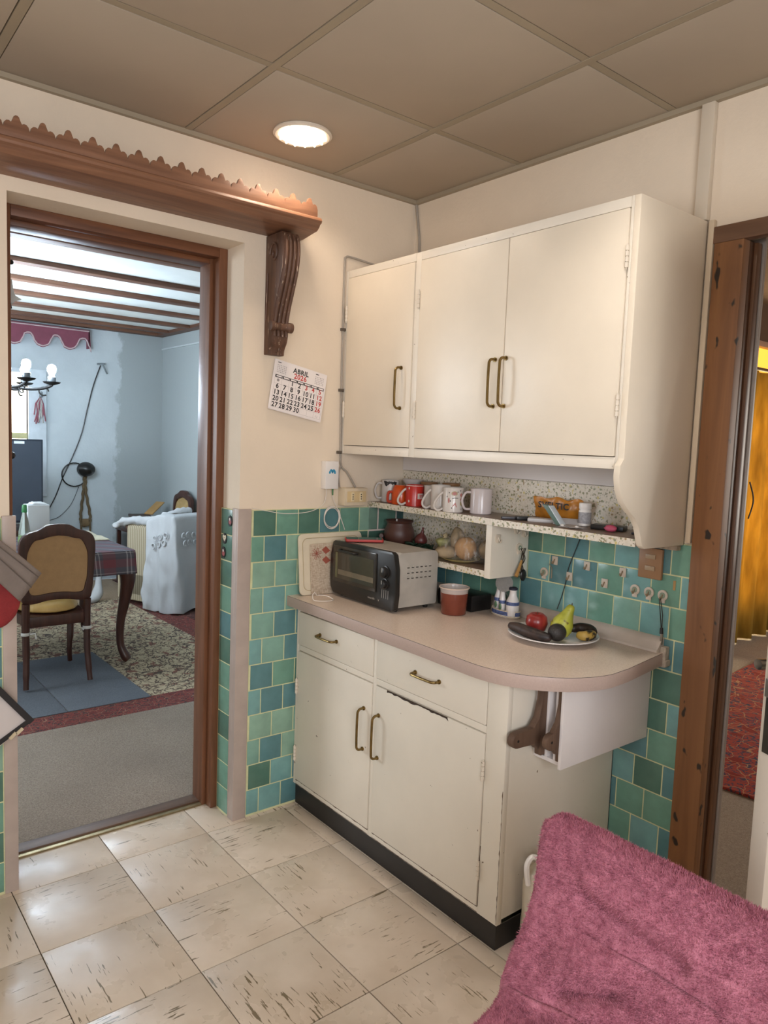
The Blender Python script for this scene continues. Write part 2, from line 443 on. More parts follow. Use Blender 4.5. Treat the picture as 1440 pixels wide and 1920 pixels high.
# --- kitchen floor of separate vinyl tiles
floor = struct('floor', MB().box(-3.3, 0, -3.8, .2, -.06, -.004), M('floor_joint', '4a3d30', .9), 'marbled cream vinyl tile kitchen floor')
TP = .335; FX, FY = -.941, -.0333
full = box_mesh('floor_tile', TP-.003, TP-.003, .006, floor_tile_mat, .0007)
def floor_piece(x0, x1, y0, y1, rz):
    if abs((x1-x0)-TP) < 1e-4 and abs((y1-y0)-TP) < 1e-4: me = full
    else:
        sx, sy = (x1-x0, y1-y0) if rz == 0 else (y1-y0, x1-x0)
        me = box_mesh('floor_tile', sx-.003, sy-.003, .006, floor_tile_mat, .0007)
    inst(me, 'floor_tile', ((x0+x1)/2, (y0+y1)/2, -.003), floor, rz)
for i in range(-7, 3):
    for j in range(-1, 12):
        x0 = FX+i*TP; x1 = x0+TP; y1 = FY-j*TP; y0 = y1-TP
        rz = R(90) if (i+j) % 2 else 0
        if i >= 1:                                   # narrow filler strip, then under the cabinet
            if i > 1: continue
            x0, x1 = FX+TP, 0.0
            if j >= 3: x1 = FX+2*TP; 
        x0 = max(x0, -3.3); x1 = min(x1, 0)
        y0 = max(y0, -3.8); y1 = min(y1, .2)
        if j == -1:
            if x1 < XO0 or x0 > XO1: y1 = min(y1, 0.0)
            else: y0, y1 = FY, .2
        if y1-y0 < .01 or x1-x0 < .01: continue
        if i == 1 and j < 4:
            floor_piece(x0, x0+.062, y0, y1, rz); floor_piece(x0+.062, x1, y0, y1, rz)
        else: floor_piece(x0, x1, y0, y1, rz)
for j in range(3, 12):
    y1 = FY-j*TP; y0 = max(y1-TP, -3.8)
    if y1-y0 > .01: floor_piece(FX+2*TP, 0, y0, y1, R(90)*(j % 2))

# --- suspended ceiling of separate panels
ceiling = struct('ceiling', MB().box(-3.3, 0, -3.8, 0, H+.012, H+.06), ceil_strip, 'beige suspended ceiling with recessed lamps')
A0, B0, CP = .4375, .5889, .6076
xs = [0]+[-A0-k*CP for k in range(5)]+[-3.3]; ys = [0]+[-B0-k*CP for k in range(6)]+[-3.8]
for i in range(len(xs)-1):
    for j in range(len(ys)-1):
        x1, x0, y1, y0 = xs[i], xs[i+1], ys[j], ys[j+1]
        if x1-x0 < .05 or y1-y0 < .05: continue
        me = box_mesh('ceiling_panel', x1-x0-.030, y1-y0-.030, .009, ceil_mat, .0015)
        inst(me, 'ceiling_panel', ((x0+x1)/2, (y0+y1)/2, H+.0075), ceiling)
g = [MB().box(x-.012, x+.012, -3.8, 0, H+.002, H+.012) for x in xs[1:-1]]+[MB().box(-3.3, 0, y-.012, y+.012, H+.0035, H+.012) for y in ys[1:-1]]
for b in g: b.build('ceiling_strip', ceil_strip, ceiling)
MB().box(-3.3, 0, -.018, 0, H-.012, H+.012).build('ceiling_edge', ceil_strip, ceiling)
MB().box(-.018, 0, -3.8, -.018, H-.012, H+.012).build('ceiling_edge', ceil_strip, ceiling)

# --- glazed wall tiles
ZT, Q = 1.2163, .1008
G = .0045
tile_full = [box_mesh('tile', Q-G, .008, Q-G, m, .0012) for m in GLAZE]
def tile(wall, axis, a0, a1, z0, z1, c, at):
    """tile in plane y=at (axis y, spanning x) or x=at (axis x, spanning y)"""
    fulls = abs((a1-a0)-Q) < 2e-3 and abs((z1-z0)-Q) < 2e-3
    me = tile_full[c] if fulls else box_mesh('tile', max(a1-a0-G, .004), .008, max(z1-z0-G, .004), GLAZE[c], .0012)
    if axis == 'y': inst(me, 'tile', ((a0+a1)/2, at-.004, (z0+z1)/2), wall)
    else: inst(me, 'tile', (at-.004, (a0+a1)/2, (z0+z1)/2), wall, R(-90))
rows = [(max(ZT-(k+1)*Q, 0.002), ZT-k*Q) for k in range(12)]
colA = [[2, 0, 1, 0, 4, 1], [1, 4, 2, 4, 1, 0], [3, 2, 5, 2, 1, 3], [5, 3, 5, 2, 3, 1], [0, 5, 4, 4, 3, 2], [3, 5, 4, 3, 1, 5], [5, 4, 1, 0, 1, 3], [3, 4, 4, 3, 2, 1], [5, 2, 2, 5, 3, 0], [5, 4, 2, 3, 2, 1], [3, 0, 3, 4, 3, 1], [3, 3, 4, 3, 2, 5]]
MB().box(-.768, 0, -.0095, 0, 0, ZT).build('grout_bed', grout, wall_back)
for k, (z0, z1) in enumerate(rows):
    j0 = -.660 if k % 2 == 0 else -.7115
    edges = [-.768]; x = j0-Q*(1 if k % 2 == 0 else 0)
    while x < 0:
        if x > -.766: edges.append(x)
        x += Q
    edges.append(0)
    for n in range(len(edges)-1):
        if edges[n+1]-edges[n] < .008: continue
        if k > 4 and edges[n] > -.50: continue            # hidden behind the base unit
        c = colA[k][n] if n < 6 else random.choice([0, 1, 2, 3, 4])
        tile(wall_back, 'y', edges[n], edges[n+1], z0, z1, c, -.003)
# tiles left of the doorway
MB().box(-2.3, XO0-.02, -.0095, 0, 0, ZT).build('grout_bed', grout, wall_back)
for k, (z0, z1) in enumerate(rows):
    x = XO0-.025
    first = .05 if k % 2 else .1008
    for n in range(7):
        w = first if n == 0 else Q
        tile(wall_back, 'y', x-w, x, z0, z1, [1, 3, 5, 3, 4, 3, 1, 2, 0, 1, 0, 1][(k+n) % 12], -.003); x -= w
# tiles in the doorway reveal
rv = [0, 0, 0, 1, 4, 0, 1, 1, 0, 1, 1, 1]
MB().box(XO1-.0095, XO1, .03, .128, 0, ZT).build('grout_bed', grout, wall_back)
for k, (z0, z1) in enumerate(rows):
    tile(wall_back, 'x', .033, .126, z0, z1, rv[k], XO1-.003)
# right-hand wall: splashback and strip beside the door
MB().box(-.0095, 0, YD0, 0, 0, ZT).build('grout_bed', grout, wall_right)
for k, (z0, z1) in enumerate(rows):
    if k > 3: lo, hi = YD0, -1.10
    else: lo, hi = YD0, 0
    ref = (-.791 if k == 0 else -.829 if k == 1 else -.798 if k == 2 else -.82) if k < 4 else (-1.318 if k % 2 else -1.259)
    e = [hi]; y = ref+Q*12
    while y > lo:
        if y < hi-.012 and y > lo+.012: e.append(y)
        y -= Q
    e.append(lo)
    for n in range(len(e)-1):
        c = random.choice([3, 4, 3, 4, 1, 5] if k > 0 else [1, 3, 1, 0, 4])
        if k > 3: c = random.choice([3, 1, 4, 1, 0])
        tile(wall_right, 'x', e[n+1], e[n], z0, z1, c, -.003)

# --- corner guards of the doorway
def guard(name, xa, xb, xr, lab):
    o = MB().box(xa, xb, -.013, -.0005, 0, ZT+.006)
    if xr: o.box(xr-.0108, xr-.0005, -.0003, .034, 0, ZT+.006)
    o = o.build(name, alu, bevel=.0015); tag(o, lab, None, None, 'structure')
guard('trim_1', XO1-.011, -.770, XO1, 'pale metal corner guard on the tiled doorway edge under the corbel')
guard('trim_2', XO0-.024, XO0+.016, None, 'pale metal corner guard beside the hanging oven mitt')

# --- wooden frame in the doorway to the living room
d1 = thing('door_1', 'dark wooden door frame of the living room doorway', None, (-1.2, .19, 0), kind='structure'); d1.pop('category', None)
MB().box(XO1-.035, XO1, .13, .262, 0, ZO).build('jamb', frame_w, d1, bevel=.004)
MB().box(XO1-.052, XO1-.035, .175, .262, 0, ZO-.03).build('door_stop', frame_w, d1, bevel=.003)
MB().box(XO0, XO0+.038, .13, .262, 0, ZO).build('jamb', frame_w, d1, bevel=.004)
MB().box(XO0+.038, XO1-.035, .13, .262, ZO-.036, ZO).build('lintel', frame_wx, d1, bevel=.004)
MB().box(XO0+.038, XO1-.052, .175, .262, ZO-.055, ZO-.036).build('door_stop', frame_wx, d1, bevel=.003)
MB().box(XO0+.02, XO1-.02, .20, .262, -.02, .012).build('threshold', wood('threshold_wood', '4a3427', '6e5440', 0, 5, .5), d1, bevel=.004)
MB().box(XO0+.02, XO1-.02, .176, .20, -.004, .006).build('threshold_strip', M('worn_metal_strip', '9a8a68', .4, .3, 30, metal=.7), d1, bevel=.002)
hd = MB().lathe([(.016, 0), (.018, .01), (.012, .02), (.012, .035)], (XO0+.03, .245, 1.40), 12, 'x').tube([(XO0+.062, .245, 1.40), (XO0+.066, .275, 1.402), (XO0+.075, .30, 1.40)], [.011, .012, .009], 8)
hd.build('handle', metal_dark, d1, smooth=True)

# --- door to the hall: frame and opened leaf
d2 = thing('door_2', 'stained wooden door frame with opened white door to the hall', None, (.05, -1.8, 0), kind='structure'); d2.pop('category', None)
MB().box(-.018, .02, -1.447, YD0, 0, 2.102).build('casing', jamb_w, d2, bevel=.003)
MB().box(-.016, .02, YD1, -1.345, 2.102, ZD+.006).build('lintel', lintel_w, d2, bevel=.004)
MB().box(.02, .048, -1.447, YD0, 0, 2.102).build('jamb', jamb_dark, d2, bevel=.004)
MB().box(.048, .076, -1.456, YD0, 0, 2.102).build('jamb_stop', wood('jamb_stop_wood', '5a3c28', '7a5438', 2, 4, .35), d2, bevel=.004)
MB().box(.0805, .094, -1.462, -1.30, 0, 2.12).build('hall_casing', M('pale_casing', 'a59a92', .4, .1, 10), d2, bevel=.003)
MB().box(.0, .08, YD1, YD1+.05, 0, 2.102).build('jamb', jamb_dark, d2, bevel=.004)
MB().box(.0805, .094, YD1-.06, -1.30, 2.121, 2.18).build('hall_casing', MATS['pale_casing'], d2, bevel=.003)
hinge = Vector((.0, -2.19, 0)); tip = Vector((-.696, -1.891, 0)); ld = (tip-hinge).normalized(); ln = Vector((-ld.y, ld.x, 0))
if ln.y < 0: ln = -ln
leaf = MB().frame_box(hinge+Vector((0, 0, .01)), (tip-hinge), -ln*.042, (0, 0, 2.03)).build('door_leaf', painted('old_white_door_paint', 'cfc3b2', .05, .45), d2, bevel=.004)
pz = .93
pl = MB().frame_box(tip+ld*.0004-ln*.011+Vector((0, 0, pz)), -ln*.022, ld*.002, (0, 0, .21)).build('lock_plate', M('dark_lock_metal', '4a443c', .4, .3, 20, metal=.7), leaf, bevel=.0006)
MB().frame_box(tip+ld*.002-ln*.014+Vector((0, 0, pz+.11)), -ln*.016, ld*.008, (0, 0, .035)).build('latch', M('steel', '9a948c', .3, .2, 20, metal=.9), leaf, bevel=.001)
hb = tip-ld*.06+Vector((0, 0, pz+.15))
MB().tube([hb, hb+ln*.045], .011, 10).tube([hb+ln*.045-ld*.004, hb+ln*.05+ld*.03, hb+ln*.046+ld*.03-ld*.12], [.010, .011, .008], 10).build('lever', MATS['steel'], leaf, smooth=True)

# --- strips on the right wall above and beside the wall unit
t3 = MB().box(-.022, -.0005, -1.332, -1.292, 2.175, H-.012).build('trim_3', painted('pale_trim', 'd6c8b4', .0, .5), bevel=.003); tag(t3, 'pale painted batten rising from the wall unit to the ceiling', kind='structure')
t4 = MB().box(-.018, -.0005, -1.355, -1.338, 1.222, 2.172).build('trim_4', painted('beige_batten', 'd3bfa4', .0, .5), bevel=.003); tag(t4, 'narrow cream batten between the wall unit and the hall door', kind='structure')

# --- living room shell
LX, LY, LH = .95, 5.1, 2.530
lf = struct('floor_living', MB().box(-3.4, LX, .2, LY, -.06, -.002), carpet, 'tan carpeted living room floor')
struct('ceiling_living', MB().box(-3.4, LX, .26, LY, LH, LH+.05), lr_ceil, 'white living room ceiling between wooden beams')
wfar = MB().box(-3.4, -.86, LY, LY+.1, 0, 2.75).box(-.36, LX+.1, LY, LY+.1, 0, 2.75).box(-.86, -.36, LY, LY+.1, 0, .9).box(-.86, -.36, LY, LY+.1, 2.02, 2.75)
wfar = struct('wall_living_far', wfar, lrwall, 'grey patchy plaster wall at the far side of the living room')
struct('wall_living_right', MB().box(LX, LX+.1, .26, LY, 0, 2.75), lrwall, 'grey plaster living room wall behind the armchair')
struct('wall_living_left', MB().box(-3.5, -3.4, .26, LY, 0, 2.75), lrwall, 'grey living room wall beyond the dining table')
for k, yb in enumerate([.70, 1.30, 1.905, 2.58, 3.15, 3.72, 4.30, 4.80]):
    b = MB().box(-3.4, LX-.10, yb-.095, yb, 2.50, LH).build('ceiling_beam', beam_w, bevel=.006)
    tag(b, 'long brown wooden beam across the white living room ceiling', 'beam', 'beams across the living room ceiling')
b = MB().box(-3.4, LX, LY-.10, LY, 2.50, LH).build('ceiling_beam', beam_w, bevel=.006); tag(b, 'brown wooden perimeter beam above the red valance', 'beam')
b = MB().box(LX-.10, LX, .26, LY-.10, 2.50, LH).build('ceiling_beam', beam_y, bevel=.006); tag(b, 'brown wooden perimeter beam along the wall behind the armchair', 'beam')
tr = MB().box(LX-.012, LX, .26, LY, 2.37, 2.385).build('trim_5', M('pale_grey_moulding', 'c4cccd', .7), bevel=.002); tag(tr, 'thin pale moulding high on the living room wall', kind='structure')
# window behind the television
w1 = thing('window_1', 'bright living room window with pale slatted blind', None, (-.61, LY, .9), kind='structure'); w1.pop('category', None)
MB().box(-.90, -.86, LY-.03, LY+.06, .86, 2.06).box(-.36, -.20, LY-.03, LY+.06, .86, 2.06).box(-.86, -.36, LY-.03, LY+.06, 2.02, 2.06).build('window_frame', M('white_window_paint', 'c9d2d8', .5), w1, bevel=.004)
MB().box(-.86, -.36, LY+.05, LY+.055, .9, 2.02).build('pane', emit('daylit_pane', 'fff6e0', 5.5), w1)
bl_m = M('yellowed_blind', 'c3bd8e', .6, .1, 10)
for k in range(9):
    MB().box(-.86, -.36, LY+.01, LY+.03, .91+k*.062, .965+k*.062).build('slat', bl_m, w1, bevel=.003)
# --- hall shell
struct('floor_hall', MB().box(.0, 5.6, -3.6, .5, -.06, -.004).box(-.0005, .08, YD1, YD0, -.05, -.003), hall_carpet, 'pale carpeted hall floor')
struct('ceiling_hall', MB().box(.08, 5.6, -3.6, .5, 2.75, 2.8), M('hall_ceiling', '7d6754', .9), 'hall ceiling')
struct('wall_hall_far', MB().box(1.05, 3.2, .42, .5, 0, 2.75).box(5.2, 5.6, .42, .5, 0, 2.75).box(3.2, 5.2, .42, .5, 0, .3).box(3.2, 5.2, .42, .5, 2.44, 2.75), M('hall_brown_wall', '5e4636', .9), 'brown hall wall around the curtained window')
struct('wall_hall_end', MB().box(5.6, 5.7, -3.6, .5, 0, 2.75), M('hall_wall', 'a99478', .9), 'hall end wall')
struct('wall_hall_near', MB().box(.08, 2.6, -3.7, -3.6, 0, 2.75).box(4.6, 5.6, -3.7, -3.6, 0, 2.75).box(2.6, 4.6, -3.7, -3.6, 0, .8).box(2.6, 4.6, -3.7, -3.6, 2.3, 2.75), MATS['hall_wall'], 'hall wall with a window')
w2 = thing('window_2', 'sunlit amber hall window above and behind the yellow curtain', None, (4.2, .42, .3), kind='structure'); w2.pop('category', None)
MB().box(3.2, 5.2, .40, .47, 2.40, 2.445).box(3.2, 3.24, .40, .47, .3, 2.40).box(5.16, 5.2, .40, .47, .3, 2.40).build('window_frame', M('pinkish_frame', 'a5836f', .5), w2, bevel=.003)
MB().box(3.24, 5.16, .455, .46, 2.19, 2.40).build('pane', emit('amber_sunlit_pane', 'ffbe48', 1.1), w2)
MB().box(3.24, 5.16, .455, .46, .3, 2.16).build('pane', emit('sunlit_pane', 'fff2c8', 9), w2)
MB().box(3.24, 5.16, .40, .47, 2.16, 2.19).build('transom', M('pinkish_frame', 'a5836f', .5), w2, bevel=.003)

# ==================================================================== KITCHEN FURNITURE
def bar_handle(parent, p0, p1, out, r=.0045, name='handle', mat=None):
    """bow handle standing off a front in direction out"""
    p0, p1, out = Vector(p0), Vector(p1), Vector(out); d = (p1-p0).normalized()
    pts = smooth_path([p0, p0+out*.018, p0+out*.027+d*.008, p0+out*.029+d*.02, (p0+p1)/2+out*.03, p1+out*.029-d*.02, p1+out*.027-d*.008, p1+out*.018, p1], 4)
    mb = MB().tube(pts, r, 8)
    for p in (p0, p1): mb.tube([p, p+out*.004], r*1.7, 10)
    return mb.build(name, mat or brass, parent, smooth=True)
def hinge_at(parent, p, out, side):
    p, out, side = Vector(p), Vector(out), Vector(side); mb = MB()
    for k in range(4):
        a = p+out*.003+Vector((0, 0, -.03+k*.015)); mb.tube([a+Vector((0, 0, .001)), a+Vector((0, 0, .014))], .0052, 8)
    mb.tube([p+out*.003+Vector((0, 0, -.034)), p+out*.003+Vector((0, 0, .034))], .0026, 6)
    return mb.build('hinge', hinge_mat, parent, smooth=True)

# ---- base unit
D, L = .552, 1.1386; ZK, ZB = .088, .828
base = thing('base_cabinet', 'cream painted base cabinet with two drawers and two doors under the worktop', 'cabinet', (-.27, -.57, 0))
MB().box(-D+.012, -.006, -L+.012, -.012, 0, ZK).build('kickboard', kick_mat, base, bevel=.002)
car = MB().box(-D+.02, -.006, -L, -L+.018, ZK, ZB).box(-D+.02, -.006, -.03, -.012, ZK, ZB).box(-D+.02, -.006, -L, -.012, ZK, ZK+.016).box(-.016, -.006, -L, -.012, ZK, ZB).box(-D+.02, -.006, -.545, -.53, ZK, ZB)
car.build('carcass', white_worn, base, bevel=.0015)
# face frame
ff = MB()
for y0, y1 in ((-.028, -.012), (-.535, -.517), (-L, -1.060)): ff.box(-D, -D+.02, y0, y1, ZK, ZB)
for z0, z1 in ((ZK, .108), (.648, .670), (.808, ZB)):
    ff.box(-D, -D+.02, -.517, -.028, z0, z1); ff.box(-D, -D+.02, -1.060, -.535, z0, z1)
ff.build('face_frame', white_worn, base, bevel=.002)
def front(kind, ya, yb, z0, z1, mat=white_worn):
    return MB().box(-D-.004, -D+.016, yb+.0025, ya-.0025, z0+.0025, z1-.0025).build(kind, mat, base, bevel=.003)
dr = front('drawer', -.028, -.517, .670, .808); bar_handle(dr, (-D-.004, -.185, .745), (-D-.004, -.295, .745), (-1, 0, 0))
dr = front('drawer', -.535, -1.060, .670, .808); bar_handle(dr, (-D-.004, -.742, .748), (-D-.004, -.856, .748), (-1, 0, 0))
dl = front('door', -.028, -.517, .108, .648); bar_handle(dl, (-D-.004, -.475, .395), (-D-.004, -.475, .545), (-1, 0, 0))
for z in (.50, .22): hinge_at(dl, (-D-.004, -.028, z), (-1, 0, 0), (0, 1, 0))
drr = front('door', -.535, -1.060, .108, .648); bar_handle(drr, (-D-.004, -.560, .392), (-D-.004, -.560, .545), (-1, 0, 0))
for z in (.535, .225): hinge_at(drr, (-D-.004, -1.060, z), (-1, 0, 0), (0, -1, 0))
# peeled paint along the upper door edge, a chipped strip of bare wood
pts = [(-.60-.0062*k*1.0, .6455+.004*nz(k*.7, 3.1)) for k in range(50)]
poly = [(y, .6465) for y, _ in pts[::6]]+[(y, .6425-.010*abs(nz(y*38, 1.7))) for y, _ in pts[::-1]]
MB().prism(poly, 'x', -D-.0046, -D-.003).build('paint_chip', M('bare_dark_wood', '3a2b20', .8), drr)

def chip_line(ya, yb, z, dx, parent, seed, amp=.0035):
    n_ = int(abs(yb-ya)/.006); up_, lo_ = [], []
    for k in range(n_+1):
        y = ya+(yb-ya)*k/n_; t_ = max(0, nz(k*.35, seed)+.12)
        up_.append((y, z+.0006)); lo_.append((y, z-.0007-amp*t_*(1+.6*nz(k*1.7, seed+4))))
    MB().prism(up_+lo_[::-1], 'x', dx-.0007, dx+.0005).build('worn_edge', M('bare_wood_wear', '5d4634', .85), parent)
chip_line(-.032, -.515, .1078, -D, base, 1.3); chip_line(-.54, -1.058, .1078, -D, base, 5.1)
chip_line(-.54, -1.058, ZK+.003, -D, base, 8.2, .002); chip_line(-.032, -.515, ZK+.003, -D, base, 3.3, .002)
def chip_col(z0, z1, y, dx, parent, seed, amp=.004):
    n_ = int(abs(z1-z0)/.007); a_, b_ = [], []
    for k in range(n_+1):
        z = z0+(z1-z0)*k/n_; t_ = max(0, nz(k*.4, seed)+.02); a_.append((y-.0004, z)); b_.append((y+.0004+amp*t_, z))
    MB().prism(a_+b_[::-1], 'x', dx-.0007, dx+.0005).build('worn_edge', MATS['bare_wood_wear'], parent)
chip_col(ZK+.004, .50, -L+.002, -D, base, 2.2); chip_col(.11, .30, -1.0605, -D, base, 6.6, .003)
# ---- worktop
WZ = .872; WT = .040
def wt_outline(off=0.0):
    pts = [(0, -.001), (0, -1.298+off)]
    cx, cy, rr = -.335, -1.345+.285, .285
    yb = cy-rr+off
    pts += [(-.14, -1.318+off), (-.27, -1.338+off)]
    for k in range(0, 13):
        a = R(-95-k*7.2); pts.append((cx+(rr-off)*math.cos(a)*1.02, cy+(rr-off)*math.sin(a)))
    pts += [(-.618+off, -.80), (-.607+off, -.3), (-.603+off, -.001)]
    return pts
o_ = wt_outline()
wtop = thing('worktop', 'speckled beige laminate worktop with rounded front corner', 'worktop', (-.3, -.65, WZ-WT))
MB().prism(o_, 'z', WZ-WT, WZ-.0012).build('edge_band', M('edge_laminate', 'b8a297', .35, .06, 200), wtop, bevel=.001)
MB().prism(wt_outline(.0004), 'z', WZ-.0030, WZ-.0004).build('seam_line', M('dark_glue_line', '2b2220', .6), wtop)
MB().prism(wt_outline(.0012), 'z', WZ-.0011, WZ).build('top_sheet', laminate, wtop)
# splash moulding along the wall
spm = M('splash_moulding_paint', 'c9baac', .5, .12, 12)
prof = [(-.001, WZ+.0005), (-.040, WZ+.0005), (-.040, WZ+.008), (-.030, WZ+.016), (-.022, WZ+.030), (-.012, WZ+.040), (-.001, WZ+.044)]
prof = [(x-.0115, z) for x, z in prof]
mb = MB(); n = len(prof)
mb.add([(x, -.012, z) for x, z in prof]+[(x, -1.292, z) for x, z in prof], [tuple(range(n)), tuple(range(n, 2*n))[::-1]]+[(i, (i+1) % n, n+(i+1) % n, n+i) for i in range(n)])
tag(mb.build('splash_moulding', spm, smooth=True), 'pale moulded splash strip running along the back of the worktop', 'moulding')
end = MB().box(-.034, -.0115, -1.312, -1.293, WZ-.045, WZ+.02).box(-.04, -.0115, -1.318, -1.312, WZ-.04, WZ-.02).build('strip_end_clip', M('chipped_clip', 'b5a694', .6, .3, 60), bevel=.003)
tag(end, 'small chipped end clip of the splash strip under the key cord', 'clip')

# ---- board rack on the cabinet side
RY = -L-.0006
rk = thing('cutting_board_rack', 'white painted slotted rack holding cutting boards on the cabinet side', 'rack', (-.22, RY-.07, .58))
y4 = -1.256
MB().box(-.452, -.013, y4, y4+.010, .583, .829).build('side_panel', cool_white, rk, bevel=.0015)
MB().box(-.43, -.013, RY-.008, RY, .583, .829).build('side_panel', cool_white, rk, bevel=.0015)
MB().box(-.432, -.013, y4+.010, RY-.008, .583, .595).build('bottom', cool_white, rk, bevel=.0015)
for yy in (-1.186, -1.217): MB().box(-.432, -.013, yy-.004, yy+.004, .595, .829).build('divider', cool_white, rk, bevel=.001)
def paddle(name, y0, y1, hx, hz, lab, x_front, r=.022, z0=.598, z1=.826):
    pts = [(-.06, z0)]
    pts += [(x_front, z0), (x_front-.004, z0+.06)]
    pts += [(x_front-.012, hz-.045), (x_front-.03, hz-.026), (hx+.012, hz-r)]
    for k in range(9):
        a = R(-90-k*22.5); pts.append((hx+r*math.cos(a), hz+r*math.sin(a)))
    pts += [(x_front-.035, hz+.024), (x_front-.014, hz+.05), (x_front-.002, hz+.10), (x_front, z1), (-.06, z1)]
    o = MB().prism(pts, 'y', y0, y1).build(name, board_w, bevel=.003)
    th = thing(name, lab, 'cutting board', (0, 0, 0)) if False else o
    tag(o, lab, 'cutting board')
    MB().lathe([(.0042, 0), (.0042, .0006)], (hx, y0-.0004, hz), 10, 'y').build('hang_hole', M('dark_hole', '140f0c', .9), o)
    return o
paddle('cutting_board', -1.181, -1.157, -.550, .665, 'dark wooden paddle board with long handle in the inner slot of the rack', -.448)
paddle('cutting_board', -1.245, -1.228, -.482, .668, 'dark wooden paddle board with short round handle in the outer slot of the rack', -.440, .024)
tag(MB().box(-.40, -.06, -1.209, -1.198, .598, .80).build('cutting_board', board_w, bevel=.003), 'dark wooden board without handle in the middle slot of the rack', 'cutting board')

# ---- wall unit
DU, LU, Z0, Z1 = .357, 1.3323, 1.441, 2.1718
wu = thing('wall_cabinet', 'cream painted wall cabinet with three doors and brass handles', 'cabinet', (-.18, -.66, Z0))
MB().box(-DU+.018, -.0125, -LU+.02, -.002, Z1-.018, Z1).box(-DU+.018, -.0125, -LU+.02, -.002, Z0, Z0+.02).box(-.02, -.0125, -LU+.02, -.002, Z0, Z1).box(-DU+.018, -.0125, -.018, -.002, Z0, Z1).box(-DU+.018, -.0125, -.455, -.44, Z0, Z1).build('carcass', white_paint, wu, bevel=.002)
sp = [(-.0125, Z1), (-DU, Z1), (-DU, 1.47), (-.372, 1.452), (-.374, 1.42), (-.366, 1.385), (-.345, 1.350), (-.315, 1.325), (-.285, 1.305), (-.263, 1.280), (-.252, 1.255), (-.245, 1.235), (-.238, 1.222), (-.225, 1.214), (-.0125, 1.213)]
MB().prism([(a, b) for a, b in sp], 'y', -LU, -LU+.02).build('side_panel', white_paint, wu, bevel=.003)
ff = MB()
for y0, y1 in ((-.020, -.002), (-.460, -.430), (-LU+.02, -1.303)): ff.box(-DU, -DU+.018, y0, y1, Z0, Z1)
for z0, z1 in ((Z0, 1.474), (2.143, Z1)):
    ff.box(-DU, -DU+.018, -.430, -.020, z0, z1); ff.box(-DU, -DU+.018, -1.303, -.460, z0, z1)
ff.build('face_frame', white_edge, wu, bevel=.002)
def udoor(ya, yb): return MB().box(-DU-.004, -DU+.014, yb+.002, ya-.002, 1.476, 2.141).build('door', white_paint, wu, bevel=.003)
d = udoor(-.020, -.430); bar_handle(d, (-DU-.004, -.375, 1.620), (-DU-.004, -.375, 1.768), (-1, 0, 0))
for z in (2.0, 1.62): hinge_at(d, (-DU-.004, -.019, z), (-1, 0, 0), (0, 1, 0))
d = udoor(-.460, -.8755); bar_handle(d, (-DU-.004, -.842, 1.620), (-DU-.004, -.842, 1.768), (-1, 0, 0))
for z in (2.005, 1.612): hinge_at(d, (-DU-.004, -.459, z), (-1, 0, 0), (0, 1, 0))
d = udoor(-.8755, -1.303); bar_handle(d, (-DU-.004, -.888, 1.620), (-DU-.004, -.888, 1.770), (-1, 0, 0))
for z in (2.012, 1.615): hinge_at(d, (-DU-.004, -1.304, z), (-1, 0, 0), (0, -1, 0))

# ---- open shelf with pigeonhole under the wall unit
SZ = 1.240
sh = thing('wall_shelf', 'open shelf with pigeonhole lined with floral paper under the wall cabinet', 'shelf', (-.1, -.6, 1.03))
wood_top = M('shelf_top_laminate', '8d7767', .35, .15, 20)
mb = MB().prism([(-.0125, -.002), (-.207, -.002), (-.240, -LU+.021), (-.0125, -LU+.021)], 'z', SZ-.020, SZ); mb.build('shelf_board', wood_top, sh, bevel=.001)
mb = MB().prism([(-.2072, -.002), (-.2092, -.002), (-.2422, -LU+.021), (-.2402, -LU+.021)], 'z', SZ-.022, SZ+.001); mb.build('shelf_edge_paper', floral, sh)
MB().box(-.0145, -.0125, -LU+.021, -.002, SZ, 1.374).build('back_paper', floral, sh)
MB().box(-.0145, -.0125, -.70, -.012, 1.05, SZ-.02).build('back_paper', floral, sh)
MB().box(-.019, -.0125, -LU+.021, -.002, 1.376, Z0).build('back_panel', cool_white, sh)
MB().box(-.205, -.0125, -.700, -.012, 1.028, 1.048).build('bottom_board', wood_top, sh, bevel=.001)
MB().box(-.2072, -.2050, -.700, -.012, 1.026, 1.049).build('bottom_edge_paper', floral, sh)
MB().box(-.212, -.0125, -.728, -.700, 1.024, SZ-.0205).build('side_panel', white_worn, sh, bevel=.002)
MB().box(-.207, -.0125, -.011, -.0045, 1.03, SZ-.0205).build('side_panel', painted('pinkish_paint', 'd5c2b8', .0), sh, bevel=.001)

